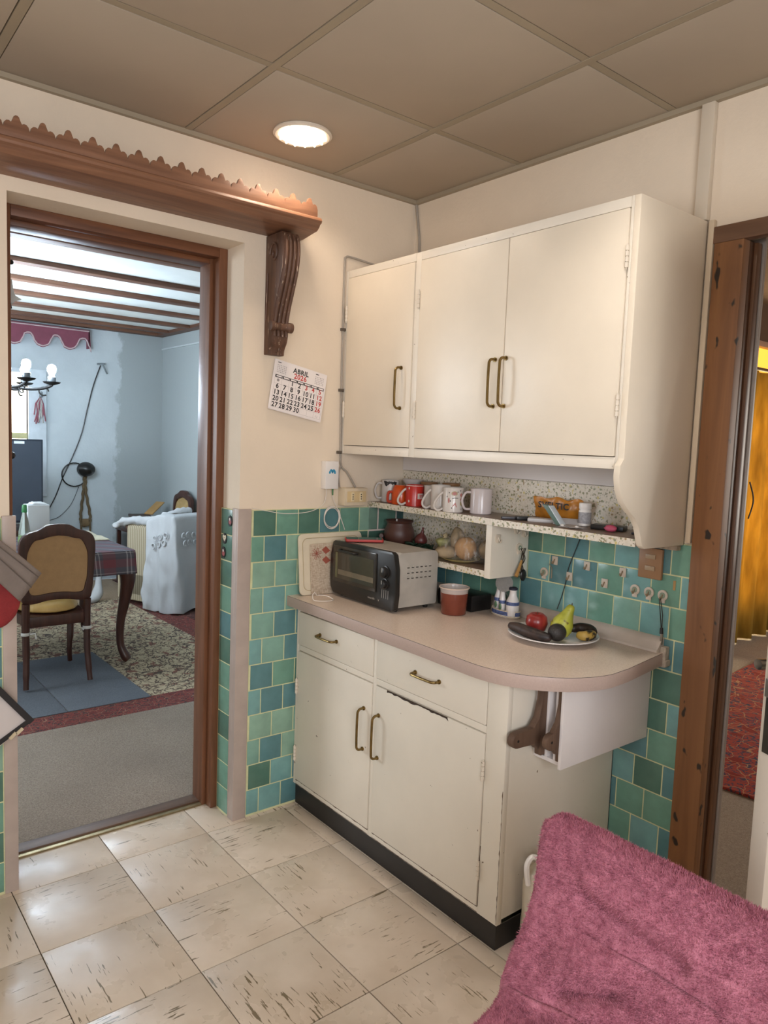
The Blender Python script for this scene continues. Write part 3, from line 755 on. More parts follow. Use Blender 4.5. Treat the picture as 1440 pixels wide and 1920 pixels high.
# ---- pegs and hanging utensils on the pigeonhole side
def hook_plate(loc, out, up, round_, lab, grp, back='cfc0ae', hookc='a89276'):
    """adhesive hook on a wall: out=normal"""
    out, up, c = Vector(out), Vector(up), Vector(loc); rt = up.cross(out).normalized()
    t = thing('wall_hook', lab, 'hook', tuple(c), 0, grp)
    pm = M('hook_plate_'+back, back, .5, .2, 60); hm = M('hook_metal_'+hookc, hookc, .35, .2, 60, metal=.5)
    if round_:
        pts = []
        for k in range(20):
            a = R(90+k*18); pts.append((.017*math.cos(a), .017*math.sin(a)))
        mb = MB(); mb.ring_loft([[c+rt*x+up*y+out*.0005 for x, y in pts], [c+rt*x+up*y+out*.004 for x, y in pts], [c+rt*x*.8+up*y*.8+out*.0048 for x, y in pts]])
        mb.build('plate', pm, t, smooth=True)
        ins = MB(); ins.ring_loft([[c+rt*x*.55+up*y*.55+out*.0045 for x, y in pts], [c+rt*x*.55+up*y*.55+out*.0062 for x, y in pts]])
        ins.build('rosette', M('green_rosette', '8f9c86', .4, .3, 90), t, smooth=True)
        MB().frame_box(c-rt*.009-up*.024+out*.0005, rt*.018, up*.012, out*.004).build('tab', pm, t, bevel=.001)
    else:
        pts = [(-.012, .014), (-.012, -.010), (-.004, -.016), (.012, -.016), (.012, .014)]
        MB().ring_loft([[c+rt*x+up*y+out*.0005 for x, y in pts], [c+rt*x+up*y+out*.004 for x, y in pts]]).build('plate', pm, t, bevel=.001)
    path = smooth_path([c+out*.004+up*.004, c+out*.008-up*.004, c+out*.012-up*.011, c+out*.017-up*.010, c+out*.019-up*.003], 4)
    MB().tube(path, .0022, 6).build('hook', hm, t, smooth=True)
    return t
for y, z, lab in ((-.854, 1.097, 'square tile hook above the hanging small key'), (-.920, 1.050, 'square tile hook crossed by the thin dark cord'), (-.990, 1.098, 'upper square tile hook in the middle of the splashback'), (-1.064, 1.051, 'lower square tile hook between the two upper square hooks'), (-1.130, 1.098, 'square tile hook next to the brown switch plate')):
    hook_plate((-.0112, y, z), (-1, 0, 0), (0, 0, 1), False, lab, 'square hooks on the splashback')
hook_plate((-.0112, -.809, 1.047), (-1, 0, 0), (0, 0, 1), True, 'round adhesive hook on the splashback beside the pigeonhole', None)
for y, lab in ((-1.179, 'empty round hook below the inner edge of the brown switch'), (-1.229, 'empty round hook next to the hook with the key cord')):
    hook_plate((-.0112, y, 1.049), (-1, 0, 0), (0, 0, 1), True, lab, 'round hooks below the switch')
hook_plate((-.0112, -1.277, 1.048), (-1, 0, 0), (0, 0, 1), True, 'round adhesive hook holding the black key cord', None)
for x, z, lab in ((-.180, 1.168, 'cream hook near the front edge of the pigeonhole side'), (-.085, 1.195, 'cream hook high in the middle of the pigeonhole side'), (-.040, 1.182, 'cream hook nearest the wall on the pigeonhole side')):
    hook_plate((x, -.7282, z), (0, -1, 0), (0, 0, 1), False, lab, 'hooks on the pigeonhole side', 'd8c9b4', 'e0d6c6')
hook_plate((-.064, -.7282, 1.128), (0, -1, 0), (0, 0, 1), True, 'round hook holding wire utensils on the pigeonhole side', None, 'd8c9b4', 'e0d6c6')
ut = thing('hanging_utensils', 'wire whisk handles and small spoons hanging from the pigeonhole hook', 'utensil', (-.064, -.745, 1.04))
dk = M('dark_wire', '4a4038', .35, .2, 30, metal=.7)
for i, (a, b) in enumerate(((-.010, .012), (.000, .004), (.010, -.006), (.018, .002))):
    MB().tube(smooth_path([(-.064+a, -.745, 1.128), (-.064+b*1.2, -.747, 1.09), (-.066-b, -.749, 1.055), (-.064+a*.6, -.75, 1.030)], 4), .0020, 6).build('wire', dk, ut, smooth=True)
MB().tube([(-.072, -.751, 1.085), (-.085, -.753, 1.06), (-.105, -.757, 1.030)], [.004, .006, .007], 8).build('wooden_handle', M('honey_wood', 'b98a4c', .5, .2, 20), ut, smooth=True)
MB().sphere((-.060, -.751, 1.030), .016, .007, .022).build('dark_head', black_pl, ut, smooth=True)

# ---- recessed lamps
def downlight(x, y, lab):
    t = thing('ceiling_lamp', lab, 'lamp', (x, y, H-.01))
    rim = MB().lathe([(.079, H+.002), (.098, H+.002), (.100, H-.004), (.092, H-.009), (.080, H-.007), (.077, H-.001)], (x, y, 0), 40, cap=False); rim.build('rim', M('white_lamp_rim', 'e8dccb', .35), t, smooth=True)
    MB().lathe([(.0785, H-.001), (.076, H-.010), (.060, H-.018), (.03, H-.023), (.0005, H-.024)], (x, y, 0), 40).build('diffuser', emit('lamp_glow', 'fff1dc', 11), t, smooth=True)
    bg = MATS.get('bead_glow') or emit('bead_glow', 'ffe8c8', 3)
    for k in range(14):
        a = 2*math.pi*k/14; MB().sphere((x+.0785*math.cos(a), y+.0785*math.sin(a), H-.011), .0045, seg=8, rings=5).build('crystal_bead', bg, t, smooth=True)
downlight(L1[0], L1[1], 'round recessed ceiling lamp above the carved wooden shelf')
downlight(L2[0], L2[1], 'round recessed ceiling lamp in front of the wall cabinet')

# ---- carved cornice shelf and corbel over the doorway
cs = thing('cornice_shelf', 'long carved wooden shelf with scalloped gallery above the doorway', 'shelf', (-1.3, -.1, 2.24))
pr = [(-.0005, 2.238), (-.060, 2.240), (-.150, 2.252), (-.163, 2.262), (-.168, 2.270), (-.178, 2.274), (-.181, 2.281), (-.178, 2.290), (-.170, 2.295), (-.0005, 2.295)]
xa, xb = -2.30, -.600
n = len(pr)
mb = MB().add([(xa, y, z) for y, z in pr]+[(xb, y, z) for y, z in pr], [tuple(range(n)), tuple(range(n, 2*n))[::-1]]+[(i, (i+1) % n, n+(i+1) % n, n+i) for i in range(n)])
mb.build('moulded_board', bark, cs, bevel=.001)
def scallop(a0, a1, per, zb, zlow, zhigh):
    pts = []; k = 0; x = a0
    unit = [(0, 0), (.05, .34), (.13, .50), (.22, .52), (.30, .44), (.345, .62), (.40, .90), (.46, 1.0), (.54, 1.0), (.60, .90), (.655, .62), (.70, .44), (.78, .52), (.87, .50), (.95, .34)]
    nn = max(1, round((a1-a0)/per)); w = (a1-a0)/nn
    for i in range(nn):
        for u, h in unit: pts.append((a0+(i+u)*w, zlow+h*(zhigh-zlow)))
    pts.append((a1, zlow)); pts += [(a1, zb), (a0, zb)]
    return pts
MB().prism(scallop(xa+.03, xb-.012, .0705, 2.295, 2.319, 2.355), 'y', -.168, -.158).build('gallery', bark, cs, bevel=.001)
pts2 = scallop(-.157, -.004, .07, 2.295, 2.319, 2.355)
MB().prism(pts2, 'x', xb-.024, xb-.013).build('end_gallery', bark, cs, bevel=.001)
def corbel(x0, x1, lab):
    t = thing('corbel', lab, 'bracket', ((x0+x1)/2, -.03, 1.80))
    pf = smooth_path([(0, -.112, 2.236), (0, -.128, 2.20), (0, -.130, 2.15), (0, -.118, 2.09), (0, -.096, 2.03), (0, -.076, 1.98), (0, -.062, 1.935), (0, -.055, 1.90), (0, -.058, 1.875), (0, -.052, 1.85), (0, -.036, 1.825), (0, -.032, 1.803)], 5)
    poly = [(-.0008, 1.803), (-.0008, 2.236)]+[(p.y, p.z) for p in pf]
    MB().prism(poly, 'x', x0, x1).build('body', corbel_w, t, bevel=.003)
    w = x1-x0
    for k in range(4):
        xc = x0+w*(.14+.24*k)
        MB().tube([(xc, p.y-.001, p.z) for p in pf[2:-14]], .0075, 8).build('flute', corbel_w, t, smooth=True)
    MB().lathe([(.006, x0-.012), (.018, x0-.010), (.019, x0+.006), (.014, x0+.012), (.014, x1-.012), (.019, x1-.006), (.019, x1+.012), (.006, x1+.015)], (0, -.062, 1.905), 16, 'x').build('scroll_roll', corbel_w, t, smooth=True)
    sp = [(x0-.002, -.065+.03*math.cos(a)*(1-a/9), 2.165+.045*math.sin(a)*(1-a/9)) for a in [k*.35 for k in range(22)]]
    MB().tube(sp, .004, 6).build('side_volute', corbel_w, t, smooth=True)
    MB().tube([(x0-.001, -.02, 2.10), (x0-.001, -.016, 1.99), (x0-.001, -.012, 1.93)], .003, 6).build('side_groove', corbel_w, t, smooth=True)
    MB().tube([(x0+w*.5+.012*math.sin(k*.9), -.034-.0008*k, 1.812+k*.008) for k in range(9)], .004, 6).build('leaf_vein', corbel_w, t, smooth=True)
corbel(-.727, -.657, 'carved fluted wooden corbel holding up the end of the cornice shelf')

# ---- wall calendar
cal = thing('wall_calendar', 'white April 2026 calendar hanging askew on the cream wall', 'calendar', (-.57, 0, 1.68))
TL = Vector((-.679, -.004, 1.795)); ex = Vector((.240, 0, -.044)); ez = Vector((-.034, -.012, -.186)); exn = ex.normalized(); ezn = ez.normalized()
nrm = exn.cross(ezn).normalized()
if nrm.y > 0: nrm = -nrm
paper = M('calendar_paper', 'ece3df', .7, .03, 8)
for k in range(3):
    MB().frame_box(TL+nrm*(.0008*k)+ezn*(.003*k*0), ex, ez*(1-.012*(2-k)*-1 if k < 2 else 1), nrm*.0005).build('sheet', paper, cal)
F = TL+nrm*.0025
def CP_(u, v): return F+ex*u+ez*v            # u across, v down (0..1)
ink = M('black_ink', '201c1c', .6); rink = M('red_ink', 'c4423c', .6); gink = M('grey_ink', 'a39a98', .7)
upv = -ezn
blk = text_mb('ABRIL', .026, CP_(.50, .125), exn, upv, .028); red = text_mb('2026', .0275, CP_(.50, .235), exn, upv, .028)
wk = [[None, None, 1, 2, 3, 4, 5]]+[list(range(6+7*i, 13+7*i)) for i in range(3)]+[[27, 28, 29, 30, None, None, None]]
for r_, row in enumerate(wk):
    for c_, v in enumerate(row):
        if v is None: continue
        p = CP_(.105+c_*.1333, .405+r_*.127)
        (text_mb(str(v), .0255, p, exn, upv, .028, mb=red) if (c_ == 6 or v in (3, 4)) else text_mb(str(v), .0255, p, exn, upv, .028, mb=blk))
for c_ in range(7):
    a = CP_(.045+c_*.1333, .305); blk.add([a, a+ex*.128, a+ex*.128+ez*.055, a+ez*.055], [(0, 1, 2, 3)])
blk.build('black_print', ink, cal); red.build('red_print', rink, cal)
gr = MB(); wh = MB()
for c_ in range(7):
    a = CP_(.062+c_*.1333, .319)+nrm*.0012; wh.add([a, a+ex*.098, a+ex*.098+ez*.028, a+ez*.028], [(0, 1, 2, 3)])
for bx in (.06, .78):
    for i in range(5):
        for j in range(6):
            a = CP_(bx+j*.03, .10+i*.035); gr.add([a, a+ex*.014, a+ex*.014+ez*.016, a+ez*.016], [(0, 1, 2, 3)])
    a = CP_(bx+.0, .045); blk2 = MB().add([a, a+ex*.06, a+ex*.06+ez*.016, a+ez*.016], [(0, 1, 2, 3)]).build('month_bar', ink, cal)
for i in range(6):
    a = CP_(.04, .36+i*.1215); gr.add([a, a+ex*.93, a+ex*.93+ez*.003, a+ez*.003], [(0, 1, 2, 3)])
for j in range(8):
    a = CP_(.04+j*.1333, .36); gr.add([a, a+ex*.0025, a+ex*.0025+ez*.61, a+ez*.61], [(0, 1, 2, 3)])
text_mb('( )', .012, CP_(.90, .92), exn, upv, 0, mb=gr); gr.build('grey_print', gink, cal); wh.build('weekday_boxes', paper, cal)
c0 = CP_(.105, .41); MB().add([c0+exn*.006*math.cos(k*.5236)+ezn*.006*math.sin(k*.5236) for k in range(12)], [tuple(range(12))]).build('moon_dot', gink, cal)

# ---- fibre box with logo
rb = thing('router_box', 'white plastic internet box with blue M logo on the wall', 'router box', (-.42, 0, 1.295))
MB().box(-.452, -.388, -.036, -.0008, 1.296, 1.409).build('body', white_pl, rb, bevel=.004)
def mlogo():
    w, h = .026, .021; ox, oz = -.420-w/2, 1.366-h/2; pts = []
    # rounded letter M as a thick wavy ribbon
    path = smooth_path([(0, 0, .15), (.06, 0, .62), (.2, 0, .98), (.36, 0, .7), (.5, 0, .22), (.62, 0, .62), (.78, 0, .98), (.92, 0, .7), (1.0, 0, .1)], 5)
    L_, R_ = [], []
    for i, p in enumerate(path):
        t = (path[min(i+1, len(path)-1)]-path[max(i-1, 0)]).normalized(); nn = Vector((-t.z, 0, t.x)); th = .11+.07*math.sin(i*.55)
        L_.append((ox+(p.x+nn.x*th)*w, -.0365, oz+(p.z+nn.z*th)*h)); R_.append((ox+(p.x-nn.x*th)*w, -.0365, oz+(p.z-nn.z*th)*h))
    k = len(path); return MB().add(L_+R_, [(i, i+1, k+i+1, k+i) for i in range(k-1)])
mlogo().build('logo', M('logo_blue', '3f9fc4', .5), rb)
MB().tube([(-.405, -.02, 1.298), (-.404, -.02, 1.27)], [.004, .003], 8).build('green_plug', M('green_connector', '4d7a4e', .5), rb, smooth=True)

# ---- double socket
so = thing('double_socket', 'cream surface mounted double socket beside the mugs', 'socket', (-.30, 0, 1.225))
MB().box(-.364, -.246, -.050, -.0008, 1.227, 1.300).build('box', M('socket_box', 'd8c7ab', .45, .06), so, bevel=.004)
MB().box(-.352, -.258, -.0535, -.050, 1.242, 1.287).build('cover', beige_pl, so, bevel=.001)
for xx in (-.326, -.284):
    MB().box(xx-.007, xx+.007, -.0552, -.0535, 1.246, 1.283).build('outlet', M('outlet_cream', 'e8d6b0', .4), so, bevel=.0006)
    hb_ = MB()
    for zz in (1.2555, 1.2645, 1.2735): hb_.lathe([(.0026, 0), (.0026, .0004)], (xx, -.0556, zz), 10, 'y')
    hb_.build('pin_holes', M('dark_hole', '140f0c', .9), so)

# ---- cables
cab = thing('power_cable', 'grey power cable clipped down the wall beside the wall cabinet', 'cable', (-.37, -.005, 1.3))
yy = -.006
MB().tube(smooth_path([(-.012, -.075, 2.185), (-.20, -.02, 2.215), (-.33, yy, 2.230), (-.366, yy, 2.225), (-.371, yy, 2.19), (-.370, yy, 1.94), (-.368, yy, 1.70), (-.362, yy, 1.45), (-.356, yy, 1.39), (-.33, yy-.01, 1.36), (-.29, -.02, 1.302)], 6), .0042, 8).build('sheath', grey_cable, cab, smooth=True)
MB().tube(smooth_path([(-.356, yy, 1.40), (-.368, yy, 1.35), (-.366, -.014, 1.302)], 6), .0036, 8).build('branch', grey_cable, cab, smooth=True)
for z in (1.94, 1.697, 1.445): MB().box(-.380, -.358, -.0125, -.0008, z-.006, z+.006).build('clip', M('dark_clip', '5d5348', .5), cab, bevel=.002)
tag(MB().tube(smooth_path([(-.010, -.012, H-.013), (-.006, -.018, 2.45), (-.006, -.035, 2.35), (-.006, -.042, 2.178)], 6), .005, 8).build('ceiling_cable', grey_cable, smooth=True), 'grey cable dropping from the ceiling corner behind the wall cabinet', 'cable')
fc = thing('fibre_cable', 'thin white cable coiled below the internet box on the tiles', 'cable', (-.41, -.014, 1.18))
pts = []
for k in range(90):
    a = 2*math.pi*k/22.5; rr = .0385+.0035*math.sin(k*.33); pts.append((-.405+rr*math.cos(a)+.003*math.sin(k*.11), -.0165-.003*math.cos(k*.23)-.0012*(k/22), 1.178+rr*1.12*math.sin(a)))
MB().tube(pts, .0017, 6).build('coil', white_cable, fc, smooth=True)
MB().tube(smooth_path([(-.404, -.02, 1.272), (-.398, -.018, 1.25), (-.375, -.018, 1.21), (-.35, -.016, 1.16), (-.335, -.016, 1.125)], 6), .0017, 6).build('lead', white_cable, fc, smooth=True)
MB().tube(smooth_path([(-.436, -.018, 1.297), (-.437, -.016, 1.25), (-.46, -.0125, 1.222), (-.52, -.0125, 1.203), (-.62, -.0125, 1.200), (-.70, -.0125, 1.212), (-.77, -.0145, 1.226)], 6), .0014, 6).build('lead', white_cable, fc, smooth=True)

# ---- cutting board and mat leaning at the wall
def lean_board(name, x0, x1, h, yb, yt, thick, mat, rad, lab, cat):
    pts = []
    for cx, cz, a0 in ((x1-rad, h-rad, 0), (x0+rad, h-rad, 90), (x0+rad, rad, 180), (x1-rad, rad, 270)):
        for k in range(6): a = R(a0+k*18); pts.append((cx+rad*math.cos(a), cz+rad*math.sin(a)))
    mb = MB().prism(pts, 'y', 0, -thick)
    ang = math.atan2(yt-yb, h)
    mb.xform(Matrix.Translation((0, yb, WZ+.0008+.0)) @ Matrix.Rotation(-ang, 4, 'X'))
    o = mb.build(name, mat, bevel=.003); tag(o, lab, cat); return o, ang
cream_b = M('cream_plastic_board', 'dccfb6', .5, .14, 7)
o, ang = lean_board('chopping_board', -.568, -.255, .245, -.044, -.018, .009, cream_b, .022, 'large cream plastic chopping board leaning against the green tiles', 'cutting board')
gm = MB()
pp = []
for cx, cz, a0 in ((-.255-.042, .245-.042, 0), (-.568+.042, .245-.042, 90), (-.568+.042, .042, 180), (-.255-.042, .042, 270)):
    for k in range(5): a = R(a0+k*22.5); pp.append((cx+.024*math.cos(a), -.0092, cz+.024*math.sin(a)))
gm.tube(pp+[pp[0]], .0014, 5); gm.xform(Matrix.Translation((0, -.044, WZ+.0008)) @ Matrix.Rotation(-ang, 4, 'X')); gm.build('groove', M('board_groove', 'b7a57f', .6), o, smooth=True)
def mk_burlap():
    t = NT('printed_burlap_mat'); v = t.coord()
    f = t.noise(t.coord((240, 240, 60)), 1, 2); f2 = t.noise(t.coord((60, 60, 300)), 1, 2)
    c = t.ramp(f, [(.35, lin('a8927b')), (.6, lin('c9b8a2'))]); c = t.mix(.5, c, t.ramp(f2, [(.35, lin('a08a74')), (.65, lin('d0c0ab'))]))
    return t.done(c, .9)
o, ang2 = lean_board('flower_mat', -.520, -.300, .205, -.0565, -.036, .004, mk_burlap(), .006, 'woven beige mat with red flower print leaning behind the toaster oven', 'mat')
fl = MB(); fcx, fcz = -.49, .165
for k in range(6):
    a = k*math.pi/3+.2; c1 = (fcx+.013*math.cos(a), fcz+.013*math.sin(a))
    fl.tube([(fcx, -.0064, fcz), (fcx+.010*math.cos(a-.35), -.0064, fcz+.010*math.sin(a-.35)), (fcx+.022*math.cos(a-.2), -.0064, fcz+.022*math.sin(a-.2)), (fcx+.024*math.cos(a+.15), -.0064, fcz+.024*math.sin(a+.15)), (fcx+.010*math.cos(a+.35), -.0064, fcz+.010*math.sin(a+.35)), (fcx, -.0064, fcz)], .0011, 5)
for k in range(2):
    c = Vector((-.445, -.0066, .175-.04*k)); fl.add([c+Vector((-.02, 0, .004)), c+Vector((0, 0, .018)), c+Vector((.022, 0, -.002)), c+Vector((-.002, 0, -.014))], [(0, 1, 2, 3)])
fl.xform(Matrix.Translation((0, -.0545, WZ+.0008)) @ Matrix.Rotation(-ang2, 4, 'X')); fl.build('flower_print', M('rust_print', '9c5240', .8), o)
lp = [(-.535+.045*math.cos(a)*1.0, -.165+.03*math.sin(a), WZ+.0035+.004*math.sin(a*.5)**2+(.03 if math.cos(a) < -.4 else .012)*max(0, math.sin(a))) for a in [k*.3 for k in range(22)]]
tag(MB().tube(lp, .0018, 6).build('cable_loop', white_cable, smooth=True), 'thin white cable loop lying by the toaster oven on the worktop', 'cable')

# ---- toaster oven
ov = thing('toaster_oven', 'small grey toaster oven with black front on the worktop', 'oven', (-.33, -.27, WZ))
X0, X1, Y0, Y1 = -.415, -.222, -.470, -.076; OZ0, OZ1 = WZ+.018, WZ+.222
metal_g = M('dusty_grey_enamel', 'b3aca2', .45, .2, 9)
rp = []
for cx, cz, a0 in ((X1-.022, OZ1-.022, 0), (X0+.01, OZ1-.012, 60)):
    for k in range(6): a = R(a0+k*(18 if a0 == 0 else 6)); rr = .022 if a0 == 0 else .012; rp.append((cx+rr*math.cos(a), cz+rr*math.sin(a)))
rp += [(X0, OZ1-.01), (X0, OZ0), (X1-.006, OZ0), (X1, OZ0+.008)]
MB().prism(rp, 'y', Y0, Y1).build('body', metal_g, ov, bevel=.0015)
fpts = [(Y1+.006, OZ0+.020), (Y1+.010, OZ0+.06), (Y1+.010, OZ1-.06), (Y1-.004, OZ1-.004), (Y1-.018, OZ1+.002), (Y0+.018, OZ1+.002), (Y0+.004, OZ1-.006), (Y0-.010, OZ1-.06), (Y0-.012, OZ0+.05), (Y0-.006, OZ0-.004), (Y0+.01, OZ0-.012), (Y1-.012, OZ0-.006)]
MB().prism(fpts, 'x', X0-.022, X0-.0005).build('front_panel', M('black_oven_front', '22201e', .3, .2, 12), ov, bevel=.004)
XF = X0-.0225
dor = MB().box(XF-.006, XF, Y0+.100, Y1-.018, OZ0+.045, OZ1-.014).build('door', M('smoked_glass', '3a342c', .12, .25, 8), ov, bevel=.002)
MB().box(XF-.0068, XF-.006, Y0+.112, Y1-.035, OZ0+.060, OZ1-.040).build('window', M('oven_window', '4c4437', .1, .3, 6), dor)
MB().box(XF-.0074, XF-.0068, Y0+.112, Y1-.055, OZ0+.076, OZ0+.096).build('rack_tray', M('tray_glint', '7c705c', .35, .3, 14), dor)
MB().box(XF-.0072, XF-.0068, Y1-.050, Y1-.036, OZ0+.062, OZ1-.042).build('side_reflector', M('reflector', '6c6a4c', .3, .3, 14), dor)
MB().tube(smooth_path([(XF-.006, Y1-.075, OZ1-.030), (XF-.022, Y1-.078, OZ1-.030), (XF-.026, Y1-.09, OZ1-.030), (XF-.026, Y1-.165, OZ1-.030), (XF-.022, Y1-.177, OZ1-.030), (XF-.006, Y1-.18, OZ1-.030)], 4), .0055, 8).build('handle', black_pl, dor, smooth=True)
for zz, rr in ((OZ1-.075, .020), (OZ0+.085, .017)):
    kb = MB().lathe([(rr*1.2, 0), (rr*1.2, .004), (rr, .005), (rr*.94, .016), (rr*.8, .018)], (XF, Y0+.048, zz), 20, '-x').build('knob', black_pl, ov, smooth=True)
    MB().box(XF-.0190, XF-.0178, Y0+.0465, Y0+.0495, zz, zz+rr*.8).build('pointer', M('grey_mark', '9a958e', .5), kb)
for k in range(4): MB().box(XF-.001, XF-.0003, Y0+.028+k*.012, Y0+.030+k*.012, OZ0+.030, OZ0+.062).build('marking', MATS['grey_mark'], ov)
text_mb('nourelle', .012, (XF-.0006, Y0+.128, OZ0+.018), (0, -1, 0), (0, 0, 1), .01).build('lettering', M('silver_print', 'b9b0a4', .4), ov)
MB().add([(XF-.0006, Y0+.088, OZ0+.023), (XF-.0006, Y0+.084, OZ0+.012), (XF-.0006, Y0+.079, OZ0+.024), (XF-.0006, Y0+.084, OZ0+.017)], [(0, 1, 2, 3)]).build('emblem', MATS['silver_print'], ov)
vent = MB(); slit = MB()
for r_ in range(3):
    for c_ in range(6):
        x = X0+.040+c_*.0215; z = OZ1-.055-r_*.020+.0
        vent.prism([(x, z), (x+.012, z), (x+.010, z+.006), (x+.003, z+.007)], 'y', Y0-.0035, Y0+.001)
        slit.box(x, x+.011, Y0-.0012, Y0-.0004, z-.004, z)
vent.build('louvres', metal_g, ov); slit.build('vent_slits', M('dark_slit', '2c2622', .8), ov)
for x, y in ((X0+.014, Y0+.03), (X0+.014, Y1-.035), (X1-.03, Y0+.03), (X1-.03, Y1-.035)):
    MB().lathe([(.008, WZ+.0003), (.010, WZ+.004), (.010, OZ0+.002)], (x, y, 0), 12).build('foot', black_pl, ov, smooth=True)
# ---- red phone on the oven
ph = thing('smartphone', 'smartphone in a red case lying on the toaster oven', 'phone', (-.345, -.165, OZ1+.0025), R(-33))
pp = []
for cx, cy, a0 in ((.066, .028, 0), (-.066, .028, 90), (-.066, -.028, 180), (.066, -.028, 270)):
    for k in range(5): a = R(a0+k*22.5); pp.append((cx+.010*math.cos(a), cy+.010*math.sin(a)))
MB().prism(pp, 'z', 0, .010).build('case', M('red_silicone', 'b53a35', .5), ph, local=True, bevel=.002)
MB().prism([(x*.95, y*.9) for x, y in pp], 'z', .0100, .0106).build('screen', M('dark_screen', '3a3530', .12), ph, local=True)

# ---- plastic cup with brown contents
cu = thing('plastic_tub', 'clear plastic tub of reddish brown sauce on the worktop', 'tub', (-.232, -.575, WZ))
tubm = M('clear_tub_plastic', 'efe4dc', .12, .05, 8, Alpha=.35)
MB().lathe([(.0512, .080), (.0518, .088), (.0530, .096), (.0555, .0965), (.0555, .1005), (.0525, .1005), (.0505, .090), (.0500, .080)], (0, 0, 0), 36, cap=False).build('cup', tubm, cu, local=True, smooth=True)
MB().lathe([(.0440, .0012), (.0464, .004), (.0514, .080), (.0480, .0815), (.0005, .082)], (0, 0, 0), 36).build('sauce', M('brown_sauce', '7a3c2c', .18, .15, 20), cu, local=True, smooth=True)
MB().tube([(.0555*math.cos(a), .0555*math.sin(a), .0995) for a in [k*math.pi/20 for k in range(41)]], .0022, 6).build('rim', M('translucent_rim', 'd9c3b2', .25), cu, local=True, smooth=True)
# black appliance box behind the tub
bb = MB().box(-.165, -.055, -.60, -.415, WZ+.0006, WZ+.062).build('black_box', black_pl, bevel=.006); tag(bb, 'low black appliance behind the tub of sauce', 'appliance')

# ---- cruet set
cr = thing('cruet_stand', 'white and blue porcelain cruet tray on the worktop by the splashback', 'cruet stand', (-.085, -.700, WZ))
porc = M('white_porcelain', 'e4ddd8', .2, .05, 10); blue_p = M('blue_porcelain_pattern', '5a6a99', .25, .55, 120); rimc = M('cream_rim', 'd9c7a8', .35)
def oval(rx, ry, n=28): return [(rx*math.cos(2*math.pi*k/n), ry*math.sin(2*math.pi*k/n)) for k in range(n)]
tp = oval(.034, .062)
MB().ring_loft([[(x*.92, y*.92, .0006) for x, y in tp], [(x, y, .006) for x, y in tp], [(x, y, .026) for x, y in tp], [(x*.9, y*.94, .026) for x, y in tp], [(x*.88, y*.92, .006) for x, y in tp]]).build('tray', porc, cr, local=True, smooth=True)
MB().ring_loft([[(x*1.006, y*1.006, .009) for x, y in tp], [(x*1.012, y*1.012, .012) for x, y in tp], [(x*1.012, y*1.012, .020) for x, y in tp], [(x*1.006, y*1.006, .023) for x, y in tp]], cap=False).build('pattern_band', blue_p, cr, local=True, smooth=True)
for zz in (.026, .005): MB().tube([(x*1.0, y*1.0, zz+.0014*math.sin(i*2.2)) for i, (x, y) in enumerate(oval(.034, .062, 56)+[oval(.034, .062, 56)[0]])], .0018, 5).build('rim', rimc, cr, local=True, smooth=True)
def cruet(loc, r, h, neck, cap_m, lab, grp=None, cap=True):
    t = thing('cruet_bottle', lab, 'bottle', loc)
    MB().lathe([(r*.8, 0), (r, .004), (r, h*.50), (r*.9, h*.56), (neck*1.15, h*.72), (neck, h*.86), (neck*1.1, h*.92), (neck*.6, h*.92)], (0, 0, 0), 24).build('body', porc, t, local=True, smooth=True)
    MB().lathe([(r*1.004, h*.40), (r*1.012, h*.42), (r*1.012, h*.50), (r*1.004, h*.52)], (0, 0, 0), 24, cap=False).build('blue_band', blue_p, t, local=True, smooth=True)
    if cap: MB().lathe([(neck*1.0, h*.92), (neck*1.25, h*.93), (neck*1.3, h*.99), (neck*.9, h*1.02)], (0, 0, 0), 20).build('stopper', cap_m, t, local=True, smooth=True)
    else:
        MB().sphere((-r*.9, 0, h*.28), .004, .007, .014, 8, 6).build('leaf_decor', M('green_decor', '5c7a5a', .4), t, local=True, smooth=True)
    return t
navy = M('navy_cork', '2b2a3a', .5)
cruet((-.090, -.735, WZ+.0065), .024, .105, .0125, navy, 'squat white porcelain cruet with dark stopper')
cruet((-.095, -.690, WZ+.0065), .0125, .100, .008, navy, 'slim white porcelain shaker beside the squat cruet', cap=False)
cruet((-.080, -.658, WZ+.0065), .0165, .108, .009, navy, 'white porcelain cruet with green sprig at the end of the tray', cap=False)
st = thing('metal_strainer', 'round grey sieve disc leaning behind the porcelain cruets', 'strainer', (-.066, -.700, WZ+.0065))
dsk = MB().lathe([(.0005, -.001), (.030, -.001), (.032, .0), (.030, .001), (.0005, .0012)], (0, 0, 0), 30, '-x'); dsk.xform(Matrix.Translation((-.040, -.004, .118)) @ Matrix.Rotation(R(38), 4, 'Z') @ Matrix.Rotation(R(12), 4, 'Y'))
dsk.build('disc', M('grey_mesh_metal', '8b8883', .5, .15, 200, .4, metal=.3), st, local=True, smooth=True)
MB().tube([(-.036, -.002, .09), (.012, .010, .05), (.020, .012, .0)], .002, 6).build('handle', M('grey_mesh_metal', '8b8883'), st, local=True, smooth=True)

